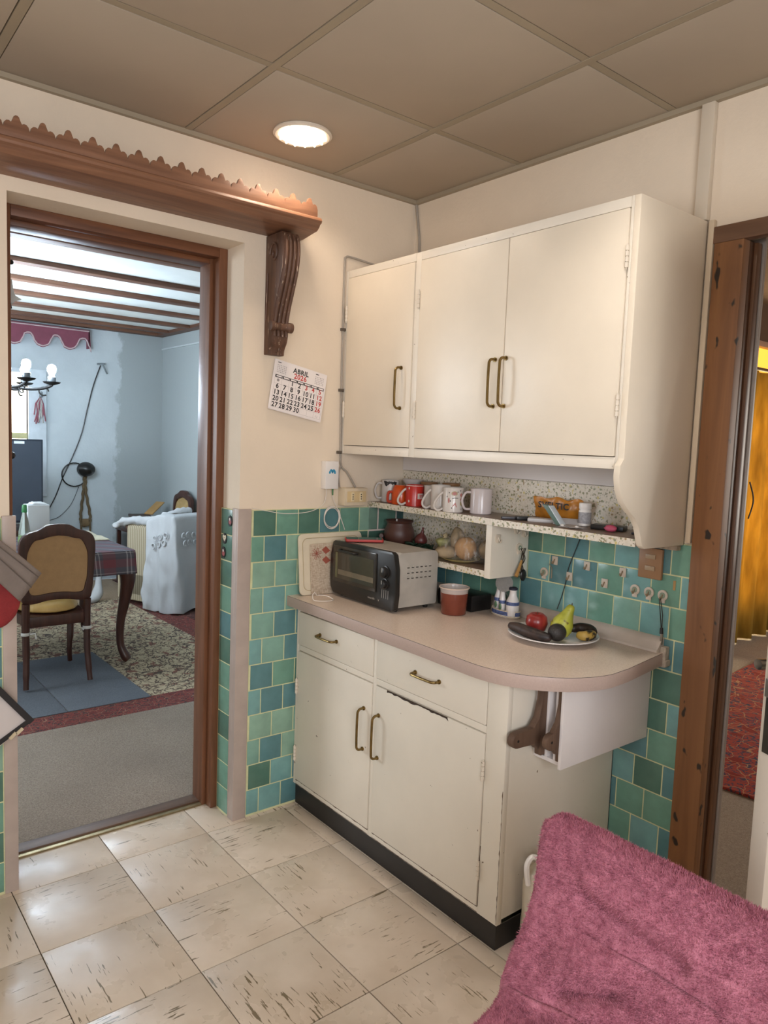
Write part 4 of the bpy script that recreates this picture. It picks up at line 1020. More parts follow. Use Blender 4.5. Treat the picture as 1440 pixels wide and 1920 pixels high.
# ---- fruit plate
PC = (-.195, -1.005); 
pt = thing('fruit_plate', 'white plate of fruit on the rounded end of the worktop', 'plate', (PC[0], PC[1], WZ))
MB().lathe([(.07, .0006), (.085, .001), (.100, .006), (.140, .016), (.147, .019), (.145, .0215), (.135, .019), (.100, .010), (.08, .006), (.0005, .005)], (0, 0, 0), 48).build('dish', M('white_stoneware', 'd9d3d0', .25, .04, 8), pt, local=True, smooth=True)
cdir = (Vector((CAM.x, CAM.y, 0))-Vector((PC[0], PC[1], 0))).normalized(); rdir = Vector((-cdir.y, cdir.x, 0))
if rdir.dot(_r) < 0: rdir = -rdir
def onplate(a, b, z): v = Vector((PC[0], PC[1], 0))+rdir*a+cdir*b; return Vector((v.x, v.y, WZ+z))
pear = MB().lathe([(.0005, 0), (.018, .002), (.032, .014), (.0365, .032), (.033, .052), (.0235, .072), (.0165, .090), (.0135, .104), (.009, .112), (.0005, .1135)], (0, 0, 0), 24)
pear.xform(Matrix.Translation(onplate(.012, .005, .012)) @ Matrix.Rotation(R(-22), 4, cdir))
def mk_pear():
    t = NT('pear_skin'); v = t.coord(); c = t.ramp(t.noise(v, 14, 4), [(.3, lin('8f8f2e')), (.65, lin('b9b944'))])
    sp = t.ramp(t.noise(v, 60, 3), [(.62, K4), (.7, W4)]); c = t.mix(sp, c, lin('6f5d2c')); return t.done(c, .4)
pe = pear.build('pear', mk_pear(), smooth='all'); tag(pe, 'yellow green speckled pear standing on the fruit plate', 'pear')
tp_ = onplate(.012, .005, .012)+Matrix.Rotation(R(-22), 3, cdir) @ Vector((0, 0, .113))
MB().tube([tp_-Vector((0, 0, .002)), tp_+Vector((0, 0, .008))], [.002, .0014], 6).build('stem', M('stem_brown', '4a3620', .7), pe, smooth=True)
ap = MB().lathe([(.0005, .006), (.014, .001), (.030, .010), (.037, .032), (.033, .054), (.020, .064), (.008, .062), (.0005, .056)], (0, 0, 0), 24).xform(Matrix.Translation(onplate(-.055, -.012, .013)))
def mk_apple():
    t = NT('apple_skin'); v = t.coord((40, 40, 6)); c = t.ramp(t.noise(v, 1, 4), [(.35, lin('7d2320')), (.7, lin('a23b32'))]); return t.done(c, .28)
ae = ap.build('apple', mk_apple(), smooth='all'); tag(ae, 'red apple on the fruit plate beside the pear', 'apple')
MB().tube([onplate(-.055, -.012, .069), onplate(-.053, -.012, .082)], .0013, 6).build('stem', MATS['stem_brown'], ae, smooth=True)
av = MB().sphere((0, 0, 0), .0325, .029, .028, 22, 14).xform(Matrix.Translation(onplate(.012, .075, .040)) @ Matrix.Rotation(R(20), 4, 'Z'))
ae = av.build('avocado', M('avocado_skin', '2a2522', .45, .3, 60, .5), smooth='all'); tag(ae, 'dark ripe avocado at the front of the fruit plate', 'avocado')
def banana(name, path, rad, mat, lab):
    P_ = smooth_path(path, 6); n_ = len(P_)
    rs = [rad*(.35+.65*min(1, math.sin(math.pi*min(max(i/(n_-1), .0), 1))**.45)) for i in range(n_)]
    o = MB().tube(P_, rs, 10).build(name, mat, smooth=True); tag(o, lab, 'banana'); return o
def mk_ban(name, a, b, thr):
    t = NT(name); v = t.coord(); c = t.mix(t.ramp(t.noise(v, 30, 4), [(thr, K4), (thr+.06, W4)]), lin(a), lin(b)); return t.done(c, .5)
banana('banana', [onplate(-.142, .012, .034), onplate(-.11, .045, .036), onplate(-.075, .075, .032), onplate(-.035, .100, .029), onplate(-.005, .108, .027)], .0185, mk_ban('black_banana_skin', '3a2a24', '241a18', .5), 'long blackened banana along the rim of the fruit plate')
banana('banana', [onplate(.055, -.015, .034), onplate(.085, -.035, .036), onplate(.118, -.020, .036), onplate(.128, .012, .033)], .017, mk_ban('overripe_banana_skin', '2e2119', '3f2d1e', .55), 'curved overripe banana lying behind the pear')
banana('banana', [onplate(.075, .040, .030), onplate(.095, .050, .030), onplate(.115, .040, .032), onplate(.128, .022, .034)], .0165, mk_ban('spotted_banana_skin', 'a8893f', '2e2218', .48), 'brown spotted yellow banana end at the plate edge')

# ---- mugs on the shelf
def mug(yc, xc, r, h, body_m, ang, lab, style='c', handle_m=None, taper=1.0, upside=False):
    t = thing('mug', lab, 'mug', (xc, yc, SZ+.0004), ang)
    pr = [(r*.92, 0), (r, .003), (r*taper, h-.003), (r*taper*.97, h), (r*taper*.9, h), (r*.9, .006), (.001, .005)]
    if style == 'dome': pr = [(r*.98, 0), (r, .004), (r*1.0, h*.45), (r*.96, h*.7), (r*.82, h*.9), (r*.66, h), (.001, h)]
    if upside: pr = [(r*.9, h-.004), (r*.9, .0), (r, .0), (r, h-.004), (r*.95, h), (r*.8, h), (r*.78, h-.003), (.001, h-.003)]
    MB().lathe(pr, (0, 0, 0), 32).build('body', body_m, t, local=True, smooth=True)
    hm = handle_m or body_m
    if style == 'drop': P_ = [(-r*.97, 0, h*.80), (-r*1.35, 0, h*.66), (-r*1.78, 0, h*.36), (-r*1.80, 0, h*.16), (-r*1.45, 0, h*.05), (-r*.97, 0, h*.13)]
    elif style == 'dome': P_ = [(-r*.95, 0, h*.62), (-r*1.3, 0, h*.60), (-r*1.42, 0, h*.4), (-r*1.36, 0, h*.12), (-r*.97, 0, h*.1)]
    else: P_ = [(-r*.97, 0, h*.84), (-r*1.45, 0, h*.82), (-r*1.75, 0, h*.52), (-r*1.50, 0, h*.20), (-r*.97, 0, h*.18)]
    MB().tube(smooth_path(P_, 6), .0045 if style != 'dome' else .006, 8).build('handle', hm, t, local=True, smooth=True)
    return t
gw = M('white_glaze', 'd8cfc6', .2, .05, 10); gw2 = M('grey_white_glaze', 'c9c2bc', .22, .06, 10); gw3 = M('lilac_white_glaze', 'cfc3c0', .2, .04, 10)
org = M('orange_glaze', 'd2521f', .22, .08, 8); rd = M('red_glaze', 'bf2f27', .25, .06, 8)
# direction across the picture, so that handles point to the picture's left like the photo
def face(yc, xc): v = Vector((CAM.x-xc, CAM.y-yc)); return math.atan2(v.y, v.x)+R(90)
def wrap(t, r, u, z): return (r*math.sin(u), -r*math.cos(u), z)
def wrap_patch(t, r, u0, u1, z0, z1, mat, name, n=6, shape=None):
    vs, fs = [], []
    for i in range(n+1):
        u = u0+(u1-u0)*i/n
        vs += [wrap(t, r, u, z0), wrap(t, r, u, z1)]
        if i: k = 2*i; fs.append((k-2, k, k+1, k-1))
    MB().add(vs, fs).build(name, mat, t, local=True, smooth=True)
def wrap_text(t, s, size, r, u, z, mat, rot=False, bold=.02):
    mb = text_mb(s, size, (0, 0, 0), (1, 0, 0), (0, 1, 0), bold); sg = -1 if rot else 1
    mb.v = [wrap(t, r, u+sg*v[0]/r, z+sg*v[1]) for v in mb.v]; mb.build('lettering', mat, t, local=True)
def wrap_poly(mb, r, u, z, pts): k = len(pts); mb.add([wrap(None, r, u+p[0]/r, z+p[1]) for p in pts], [tuple(range(k))])
SX = -.150
m1 = mug(-.062, -.135, .037, .094, gw2, face(-.062, -.135), 'grey white mug with black cow patches on the shelf', 'c')
cow = MB()
for u, z, a, b in ((-.62, .084, .008, .009), (-.35, .082, .010, .008), (-.1, .085, .006, .006), (.2, .083, .009, .007), (.55, .082, .008, .009), (-.5, .074, .007, .005)):
    wrap_poly(cow, .0374, u, z, [(a*math.cos(k*.7)*(1+.3*math.sin(k*2.1)), b*math.sin(k*.7)*(1+.3*math.cos(k*1.7))) for k in range(9)])
cow.build('cow_patches', ink, m1, local=True)
m2 = mug(-.150, -.150, .038, .078, org, face(-.150, -.15), 'glossy orange upside down mug on the shelf', 'dome', M('red_orange_glaze', 'b8432f', .3))
m3 = mug(-.238, -.150, .037, .086, rd, face(-.238, -.15)+R(8), 'red mug turned upside down with white handle and lettering', 'drop', gw, upside=True)
wrap_patch(m3, .0374, .18, 1.05, .030, .052, gw, 'label_patch'); wrap_text(m3, 'SE', .019, .0378, .62, .041, rd, True)
dm = MB()
for z in (.020, .072): wrap_poly(dm, .0375, -.80, z, [(0, .006), (.0042, 0), (0, -.006), (-.0042, 0)])
dm.build('diamonds', gw, m3, local=True)
wrap_patch(m3, .0374, -1.5, 1.5, .0815, .0835, gw, 'white_line', 14)
m4 = mug(-.322, -.125, .037, .088, gw2, face(-.322, -.125)+R(150), 'grey white mug with small brown lettering behind the drop handle', 'c')
wrap_text(m4, 'Bien', .012, .0375, .12-R(150), .066, M('brown_ink', '7a4a34', .6)); wrap_text(m4, '- -', .010, .0375, -.55-R(150), .067, MATS['brown_ink'])
m5 = mug(-.402, -.160, .038, .096, gw, face(-.402, -.16)+R(2), 'white mug with green and brown garden drawing on the shelf', 'drop')
wrap_patch(m5, .0385, .55, 1.15, .012, .030, M('mint_print', '9cc2ac', .4), 'mint_print')
dd = MB(); random.seed(3)
for k in range(26): wrap_poly(dd, .0386, random.uniform(.5, 1.1), random.uniform(.03, .085), [(-.0025, 0), (0, .002), (.0028, .0005), (0, -.0022)])
dd.build('garden_print', M('dark_olive_ink', '4e4a34', .5), m5, local=True)
m6 = mug(-.498, -.185, .0385, .093, gw, face(-.498, -.185), 'white mug printed with pink watermelon slices at the shelf edge', 'drop')
pk = M('pink_print', 'c07a74', .4); ol = M('olive_fruit', 'b5a070', .4); a1 = MB(); a2 = MB(); a3 = MB()
circ = [(math.cos(k*.524), math.sin(k*.524)) for k in range(12)]
wrap_poly(a2, .0390, .12, .072, [(.012*x, .009*y) for x, y in circ]); wrap_poly(a1, .0393, .12, .072, [(.0085*x, .006*y) for x, y in circ])
wrap_poly(a2, .0390, .95, .036, [(.009*x, .010*y) for x, y in circ]); wrap_poly(a1, .0390, -.42, .046, [(.0035*x, .010*y) for x, y in circ])
wrap_poly(a1, .0390, .18, .030, [(-.009, -.006), (.009, -.009), (.002, .010)]); wrap_poly(a1, .0390, .85, .066, [(-.007, .002), (0, -.009), (.007, .004), (.002, .009)])
wrap_poly(a1, .0390, .85, .050, [(.005*x, .005*y) for x, y in circ])
for u, z in ((-.40, .075), (-.62, .06), (-.25, .044), (.45, .078), (-.12, .018), (.9, .014), (.75, .083)): wrap_poly(a3, .0391, u, z, [(-.0016, -.0028), (.0016, -.0018), (.0016, .0028), (-.0016, .0018)])
wrap_poly(a3, .0391, .20, .0535, [(-.012, -.0015), (-.004, .001), (.004, .0005), (.012, .001), (.012, .003), (.003, .0035), (-.004, .003), (-.012, .0005)])
a2.build('fruit_print', ol, m6, local=True); a1.build('pink_print', pk, m6, local=True); a3.build('dark_print', ink, m6, local=True)['kind'] = 'stuff'
m7 = mug(-.585, -.125, .0405, .094, gw3, face(-.585, -.125)+R(12), 'plain white mug with shine next to the floral wall', 'c')
# lids and bowls behind the mugs
bw = thing('bowl', 'pale shallow bowl behind the cow mug on the shelf', 'bowl', (-.060, -.120, SZ+.0004))
MB().lathe([(.022, 0), (.026, .002), (.030, .075), (.040, .088), (.0465, .1005), (.0445, .1005), (.036, .090), (.001, .085)], (0, 0, 0), 28).build('basin', gw2, bw, local=True, smooth=True)
lidm = M('brown_lid', '8a6440', .5, .15, 20)
for xx, yy_, hh, lab in ((-.062, -.225, .096, 'jar with brown lid behind the red mug'), (-.065, -.360, .100, 'jar with brown lid behind the lettered mug')):
    j = thing('storage_jar', lab, 'jar', (xx, yy_, SZ+.0004))
    MB().lathe([(.030, 0), (.034, .003), (.034, hh-.018), (.030, hh-.012)], (0, 0, 0), 24).build('jar_body', gw2, j, local=True, smooth=True)
    MB().lathe([(.0345, hh-.012), (.036, hh-.010), (.036, hh-.002), (.034, hh), (.001, hh)], (0, 0, 0), 24).build('lid', lidm, j, local=True, smooth=True)

# ---- pigeonhole contents
PZ = 1.0485
po = thing('clay_pot', 'brown clay pot with small knob handle in the pigeonhole', 'pot', (-.112, -.105, PZ))
clay = M('brown_clay', '5b3a30', .45, .25, 10)
MB().lathe([(.034, 0), (.044, .004), (.060, .030), (.066, .055), (.062, .080), (.054, .098), (.053, .106), (.060, .116), (.058, .118), (.050, .108), (.050, .095), (.001, .08)], (0, 0, 0), 32).build('pot_body', clay, po, local=True, smooth=True)
MB().tube([(-.058*math.cos(R(32))-.0, -.058*math.sin(R(-75)), .048), (-.074, .030, .050)], [.012, .009], 10).build('lug', clay, po, local=True, smooth=True)
MB().lathe([(.004, .0), (.004, .012)], (.0, .02, .108), 8).build('spoon_end', porc, po, local=True, smooth=True)
dg_ = M('dark_green_leaf', '27402c', .6, .3, 20)
lt = thing('greens', 'dark green leafy vegetables in the pigeonhole', 'vegetable', (-.120, -.245, PZ))
random.seed(11)
for k in range(12):
    a = random.uniform(0, 6.28); c = (random.uniform(-.035, .035), random.uniform(-.045, .045), .005+random.uniform(0, .022)); mb = MB(); vs = []; fs = []
    for i in range(5):
        for j in range(4):
            u, v = i/4-.5, j/3-.5; w = .042*(1-abs(u)*1.1)
            vs.append((c[0]+.075*u*math.cos(a)-w*v*math.sin(a), c[1]+.075*u*math.sin(a)+w*v*math.cos(a), max(.0015, c[2]+.012*math.sin(u*4+k)+.012*abs(v)*2)))
    for i in range(4):
        for j in range(3): q = i*4+j; fs.append((q, q+1, q+5, q+4))
    mb.add(vs, fs).build('leaf', dg_, lt, local=True, smooth='all', solid=.0015)
on_ = MB().lathe([(.0005, 0), (.014, .002), (.025, .014), (.027, .028), (.020, .042), (.008, .054), (.004, .070), (.006, .078), (.0005, .08)], (0, 0, 0), 20).xform(Matrix.Translation((-.105, -.232, PZ+.024)) @ Matrix.Rotation(R(12), 4, 'X'))
tag(on_.build('red_onion', M('red_onion_skin', '66302c', .4, .3, 20), smooth='all'), 'small red onion with dry stalk between the greens', 'onion')
sq = thing('squash', 'pale yellow green squash with stalk behind the bread', 'squash', (-.075, -.350, PZ))
mb = MB(); rings = []
for i, (r, z) in enumerate([(.006, 0), (.016, .002), (.023, .018), (.026, .036), (.036, .052), (.038, .060), (.026, .068), (.012, .070), (.003, .069)]):
    rings.append([(r*(1+.10*math.cos(6*a))*math.cos(a), r*(1+.10*math.cos(6*a))*math.sin(a), z) for a in [2*math.pi*j/30 for j in range(30)]])
mb.ring_loft(rings); mb.build('flesh', M('squash_skin', 'b7b277', .45, .1, 14), sq, local=True, smooth='all')
MB().tube([(0, 0, .068), (.002, 0, .078), (-.002, .004, .086)], [.010, .009, .011], 8).build('stalk', M('pale_stalk', 'c9b58e', .7), sq, local=True, smooth=True)
bp = thing('bread_plate', 'pale yellow plate under the bagged bread rolls', 'plate', (-.130, -.500, PZ))
MB().lathe([(.035, .0005), (.045, .001), (.070, .010), (.074, .013), (.070, .013), (.045, .005), (.001, .004)], (0, 0, 0), 36).build('dish', M('yellow_glaze', 'c9b878', .3, .06, 8), bp, local=True, smooth=True)
crust = M('bread_crust', 'b98d5c', .7, .25, 18, .3); crust2 = M('pale_bread_crust', 'a99474', .75, .2, 18, .3)
def roll(c, rx, ry, rz, rot, m, lab):
    mb = MB().sphere((0, 0, 0), 1, 1, 1, 20, 14)
    mb.v = [(x*rx*(1+.06*nz(x*2+c[0]*40, y*2, z*2)), y*ry*(1-.12*abs(x)**2), z*rz*(1-.18*max(0, 1-abs(y)*6)*(1 if z > 0 else 0))) for x, y, z in mb.v]
    mb.xform(Matrix.Translation(c) @ Matrix.Rotation(rot[1], 4, 'Z') @ Matrix.Rotation(rot[0], 4, 'Y'))
    tag(mb.build('bread_roll', m, smooth='all'), lab, 'bread')
roll((-.145, -.537, PZ+.056), .056, .042, .043, (R(35), R(40)), crust, 'golden bread roll at the front of the plastic bag')
roll((-.112, -.462, PZ+.070), .062, .030, .032, (R(-62), R(60)), crust2, 'long pale bread roll standing at the left of the bag')
roll((-.085, -.600, PZ+.055), .046, .036, .038, (R(20), R(10)), crust2, 'pale bread roll at the back of the bag')
roll((-.170, -.462, PZ+.034), .050, .034, .025, (R(0), R(-20)), crust2, 'flat pale bread roll lying on the yellow plate')
def bag():
    t = NT('clear_bag_film'); t.b.inputs['Alpha'].default_value = .2
    col = t.ramp(t.noise(t.coord(), 60, 3), [(.3, lin('cfc6bd')), (.7, lin('efe9e4'))])
    al = t.ramp(t.noise(t.coord((1, 1, .4)), 55, 4), [(.52, (.06,)*3+(1,)), (.72, (.45,)*3+(1,))]); t.l(al, t.b.inputs['Alpha'])
    t.bump(t.noise(t.coord(), 50, 4), .8, .006)
    return t.done(col, .15)
mb = MB(); rings = []
for i, (s_, z) in enumerate([(.55, .006), (.95, .010), (1.06, .030), (1.02, .065), (.85, .088), (.5, .104), (.16, .114), (.10, .122), (.2, .136), (.36, .150), (.42, .158)]):
    rings.append([(-.126+(.072*s_+.004*nz(a*2, i*.7))*math.cos(a)-.012*(z > .1), -.522+(.112*s_+.006*nz(a*3, i*.9, 3))*math.sin(a)+(.02*(z-.1)*10 if z > .1 else 0)*.6, PZ+.003+z) for a in [2*math.pi*j/40 for j in range(40)]])
mb.ring_loft(rings, cap=False)
tag(mb.build('plastic_bag', bag(), smooth='all'), 'clear knotted plastic bag around the bread rolls', 'bag')

# ---- clutter at the right end of the shelf
def slab(name, c, sx, sy, sz, rz, tilt, m, lab, cat, bevel=.001, ty=0):
    o = MB().box(-sx/2, sx/2, -sy/2, sy/2, 0, sz).xform(Matrix.Translation(c) @ Matrix.Rotation(rz, 4, 'Z') @ Matrix.Rotation(tilt, 4, 'X') @ Matrix.Rotation(ty, 4, 'Y')).build(name, m, bevel=bevel)
    tag(o, lab, cat); return o
S0 = SZ+.0006
pack = thing('snack_packet', 'crumpled orange snack packet with black and white lettering on the shelf', 'packet', (-.05, -.90, S0))
vs, fs = [], []
NU, NV = 26, 12
for side in (0, 1):
    for i in range(NU+1):
        for j in range(NV+1):
            u, v = i/NU, j/NV; puff = .012*math.sin(math.pi*u)**.5*math.sin(math.pi*v)**.5
            vs.append((-.050+(puff if side else -puff)+.008*nz(u*6, v*3, side*2)+.022*(1-v), -.770-.215*u, S0+.002+.078*v+.008*nz(u*5, v*2, 5)*v))
for side in (0, 1):
    o0 = side*(NU+1)*(NV+1)
    for i in range(NU):
        for j in range(NV): a = o0+i*(NV+1)+j; fs.append((a, a+1, a+NV+2, a+NV+1))
MB().add(vs, fs).build('wrapper', M('orange_wrapper', 'c9832e', .35, .25, 25), pack, smooth='all')
tmb = text_mb('SVELTIC', .040, (0, 0, 0), (1, 0, 0), (0, 1, 0), .03)
tmb.v = [(-.0715, -.880-v[0]*.85, S0+.054+v[1]*.75) for v in tmb.v]; tmb.v = [(x-.003, y, z) for x, y, z in tmb.v]
tmb.build('lettering', ink, pack)
slab('pocket_knife', (-.165, -.775, S0), .075, .018, .010, R(-35), 0, M('dark_grey_plastic', '36333a', .4), 'dark folded pocket tool at the shelf edge', 'tool', .003)
slab('black_case', (-.130, -.815, S0), .085, .030, .014, R(-28), 0, black_pl, 'small black case beside the orange packet', 'case', .004)
slab('paper_wrapper', (-.115, -.870, S0+.0), .10, .03, .012, R(-60), R(6), M('white_foil', 'd5cfcb', .4, .1, 30), 'white folded wrapper in front of the orange packet', 'wrapper', .004)
gb = thing('small_carton', 'slim teal and white carton leaning over the shelf clutter', 'carton', (-.145, -.95, S0))
MB().prism([(-.962, S0), (-.980, S0), (-.925, S0+.062), (-.900, S0+.064)], 'x', -.160, -.135).build('teal_face', M('teal_card', '5d7368', .45, .1, 14), gb, bevel=.001)
MB().prism([(-.981, S0+.0005), (-.9865, S0+.0005), (-.931, S0+.0615), (-.9255, S0+.0620)], 'x', -.160, -.135).build('white_edge', M('white_card', 'cfd6da', .7, .03), gb, bevel=.0005)
for k, (x, y, a) in enumerate(((-.150, -1.005, 20), (-.120, -1.000, -15), (-.165, -1.04, 48))):
    slab('receipt', (x, y, S0+.0012*k+.001), .075, .042, .0008, R(a), 0, M('receipt_paper', 'cfc8c4', .7, .08, 30), ['lowest white receipt under the others before the pill bottle', 'white receipt in the middle of the loose papers', 'topmost white receipt at the shelf edge before the pill bottle'][k], 'paper', 0).__setitem__('group', 'receipts on the shelf')
slab('white_leaflet', (-.100, -.965, S0+.004), .09, .04, .008, R(-75), R(26), M('leaflet_paper', 'c4c0c0', .6, .08, 30), 'white crumpled leaflet against the orange packet', 'paper', .002)
pb = thing('pill_bottle', 'white plastic pill bottle with grey label on the shelf', 'bottle', (-.085, -1.020, S0))
MB().lathe([(.018, 0), (.0205, .002), (.0205, .050), (.017, .056), (.017, .060)], (0, 0, 0), 24).build('body', white_pl, pb, local=True, smooth=True)
MB().lathe([(.0208, .010), (.0209, .011), (.0209, .046), (.0208, .047)], (0, 0, 0), 24, cap=False).build('label_band', M('grey_label', 'aaa6a8', .5, .35, 160), pb, local=True, smooth=True)
MB().lathe([(.0195, .057), (.0205, .059), (.0205, .074), (.019, .077), (.001, .077)], (0, 0, 0), 24).build('cap', white_pl, pb, local=True, smooth=True)
slab('black_phone', (-.100, -1.125, S0), .052, .105, .016, R(18), 0, black_pl, 'black device lying right of the pill bottle', 'phone', .004)
lg = MB().sphere((0, 0, 0), .012, .022, .011, 12, 8).xform(Matrix.Translation((-.150, -1.165, S0+.0115)))
lg.v = [(x+.003*nz(x*200, y*200, z*200), y+.003*nz(y*200, z*200, 4), max(S0+.0002, z)) for x, y, z in lg.v]
tag(lg.build('pink_eraser', M('pink_rubber', 'c2506a', .5), smooth='all'), 'small pink crumpled object at the shelf front', 'trinket')
for x, y in ((-.175, -1.00), (-.172, -1.055)):
    tag(MB().sphere((x, y, S0+.0045), .006, .007, .0045, 10, 6).build('foil_scrap', M('bright_foil', 'e8e2da', .3), smooth='all'), 'tiny crumpled bright foil scrap %s' % ('under the pill bottle' if y > -1.03 else 'between the receipts and the black device'), 'scrap', 'foil scraps on the shelf')
slab('coin_stack', (-.12, -1.25, S0), .02, .05, .006, R(10), 0, MATS['dark_grey_plastic'], 'flat dark trinket at the end of the shelf', 'trinket', .002)

# ---- switch plate, cords on the splashback
sw = thing('switch_plate', 'brown double switch plate on the teal tiles', 'switch', (-.0112, -1.23, 1.09))
MB().box(-.024, -.0112, -1.272, -1.190, 1.094, 1.192).build('plate', M('brown_bakelite', '9a7351', .4, .08, 10), sw, bevel=.005)
for z in (1.128, 1.165): MB().box(-.0275, -.024, -1.250, -1.216, z-.007, z+.007).build('rocker', M('brass_rocker', 'a88f72', .35, .1, 20), sw, bevel=.001)
blkw = M('black_cord', '2a2622', .6)
tag(MB().tube(smooth_path([(-.013, -.965, 1.218), (-.0135, -.945, 1.16), (-.0135, -.915, 1.08), (-.0135, -.905, 1.02), (-.0135, -.89, .965), (-.019, -.88, .925)], 6), .0016, 6).build('dangling_wire', blkw, smooth=True), 'thin dark cord hanging over the splashback tiles', 'cord')
tag(MB().tube(smooth_path([(-.016, -1.02, 1.218), (-.015, -1.10, 1.213), (-.016, -1.20, 1.198), (-.016, -1.24, 1.195)], 6), .0022, 6).build('switch_lead', blkw, smooth=True), 'dark lead running under the shelf to the brown switch', 'cord')
bx_ = MB().box(-.036, -.0125, -1.325, -1.225, 1.196, 1.211).build('junction_strip', M('chipped_strip', 'b3a08a', .7, .4, 60), bevel=.003); tag(bx_, 'chipped wiring strip under the wall cabinet corner', 'strip')
kc = thing('key_cord', 'black cord loop with small key tag hanging from the last hook', 'cord', (-.026, -1.279, .93))
MB().tube([(-.029, -1.275, 1.040), (-.027, -1.281, .99), (-.026, -1.287, .945)], .0016, 6).tube([(-.029, -1.279, 1.040), (-.027, -1.289, .99), (-.026, -1.289, .945)], .0016, 6).build('loop', blkw, kc, smooth=True)
MB().tube([(-.026, -1.288, .948), (-.026, -1.289, .93)], [.005, .006], 8).build('knot', blkw, kc, smooth=True)
MB().box(-.029, -.022, -1.2935, -1.2865, .895, .93).build('tag', M('worn_tag', '8d8274', .4, .2, 30, metal=.5), kc, bevel=.001)
tag(MB().tube([(-.030, -.842, 1.085), (-.0135, -.843, 1.066), (-.0135, -.843, 1.03)], [.001, .002, .0026], 6).build('small_key', M('key_metal', 'b9b0a0', .3, .2, 30, metal=.8), smooth=True), 'small metal key hanging between the splashback hooks', 'key')
tag(MB().box(-.0125, -.0112, -1.316, -1.308, 1.07, 1.10).build('tape_scrap', M('tan_tape', 'b08a52', .6)), 'narrow scrap of tan tape on the tile beside the switch', 'tape')

# ---- stickers in the reveal
def sticker(y, z, r, mats, lab):
    xx = XO1-.0110; t = thing('fridge_magnet', lab, 'magnet', (xx, y, z))
    xx -= .0002
    cp = [(math.cos(k*.3927), math.sin(k*.3927)) for k in range(16)]
    MB().ring_loft([[(xx, y+r*a*.9, z+r*b*1.15) for a, b in cp], [(xx-.003, y+r*a*.9, z+r*b*1.15) for a, b in cp]]).build('disc', black_pl, t)
    if mats == 'heart':
        h = [(16*math.sin(q)**3/17, (13*math.cos(q)-5*math.cos(2*q)-2*math.cos(3*q)-math.cos(4*q))/17) for q in [k*.314 for k in range(20)]]
        MB().add([(xx-.0034, y+r*.85*a, z+r*.9*b+.003) for a, b in h], [tuple(range(20))]).build('heart', M('cream_heart', 'd8cbb0', .5), t)
        MB().box(xx-.0038, xx-.0034, y-.006, y+.006, z+.002, z+.0035).build('scribble', M('brown_ink', '7a4a34'), t)
    else:
        MB().add([(xx-.0034, y+r*.6*a-.002, z+r*.5*b-.004) for a, b in cp], [tuple(range(16))]).build('red_picture', M('dull_red', '9c4a48', .5), t)
        MB().add([(xx-.0036, y+r*.3*a, z+r*.3*b+.007) for a, b in cp], [tuple(range(16))]).build('white_picture', M('off_white_print', 'd9cfc6', .5), t)
sticker(.048, 1.172, .018, 'red', 'oval black magnet with red and white picture at the top')
sticker(.090, 1.100, .018, 'heart', 'black magnet with cream heart on the doorway tile')
sticker(.098, 1.045, .019, 'red', 'oval black magnet with red picture below the heart magnet')

# ---- things hanging left of the doorway
def cloth_sheet(name, corners, mat, lab, cat, thick=.004, bulge=.01, n=14, seed=0, parent=None):
    A, B, C_, D_ = map(Vector, corners); vs, fs = [], []
    for i in range(n+1):
        for j in range(n+1):
            u, v = i/n, j/n; p = A*(1-u)*(1-v)+B*u*(1-v)+C_*u*v+D_*(1-u)*v
            p.y -= bulge*math.sin(math.pi*u)*math.sin(math.pi*v)*.6+.006*nz(u*3+seed, v*3)
            p.y = min(p.y, -.014); vs.append(p)
    for i in range(n):
        for j in range(n): a = i*(n+1)+j; fs.append((a, a+1, a+n+2, a+n+1))
    o = MB().add(vs, fs).build(name, mat, parent, smooth='all', solid=thick)
    if lab: tag(o, lab, cat)
    return o
gc = M('grey_linen', '7e726a', .9, .12, 14, .4, bscale=160)
po_ = cloth_sheet('grey_potholder', [(-1.76, -.085, 1.262), (-1.534, -.085, 1.050), (-1.597, -.085, .968), (-1.80, -.085, 1.20)], gc, 'grey quilted pot holder hanging beside the doorway', 'pot holder', .010)
for k in range(2):
    a, b = Vector((-1.765+.01*k, -.098, 1.245-.03*k)), Vector((-1.546-.02*k, -.098, 1.040-.030*k)); MB().tube([a.lerp(b, t/6)+Vector((0, -.004*math.sin(t/6*3.14), 0)) for t in range(7)], .0018, 5).build('stitching', M('dark_grey_thread', '5d534d', .9), po_, smooth=True)
mt = MB().sphere((0, 0, 0), 1, 1, 1, 24, 16)
mt.v = [(x*.082*(1+.1*nz(x, y, z))+.012*z, y*.026, z*.135*(1+.06*nz(x*2, z*2, 1))-.0) for x, y, z in mt.v]
mt.xform(Matrix.Translation((-1.668, -.045, 1.015)) @ Matrix.Rotation(R(-18), 4, 'Y'))
mit = tag(mt.build('oven_mitt', M('red_quilted_cloth', '8e2a2c', .85, .25, 12, .5, bscale=120), smooth='all'), 'padded red oven mitt hanging left of the doorway', 'oven mitt')
def nail_loop(par, a, b):
    a, b = Vector(a), Vector(b)
    MB().tube([b+Vector((0, .0, 0)), Vector((b.x, -.012, b.z))], .004, 8).build('nail', metal_dark, par, smooth=True)
    MB().tube([a, (a+b)/2+Vector((-.01, 0, 0)), b+Vector((0, .004, .006)), (a+b)/2+Vector((.01, 0, 0)), a+Vector((.004, 0, 0))], .002, 6).build('hanging_loop', M('loop_tape', '8a7d72', .9), par, smooth=True)
nail_loop(mit, (-1.712, -.045, 1.130), (-1.722, -.048, 1.215))
nail_loop(po_, (-1.772, -.086, 1.235), (-1.785, -.090, 1.300))
bgm = M('white_bag_fabric', 'cfc6c2', .8, .08, 8)
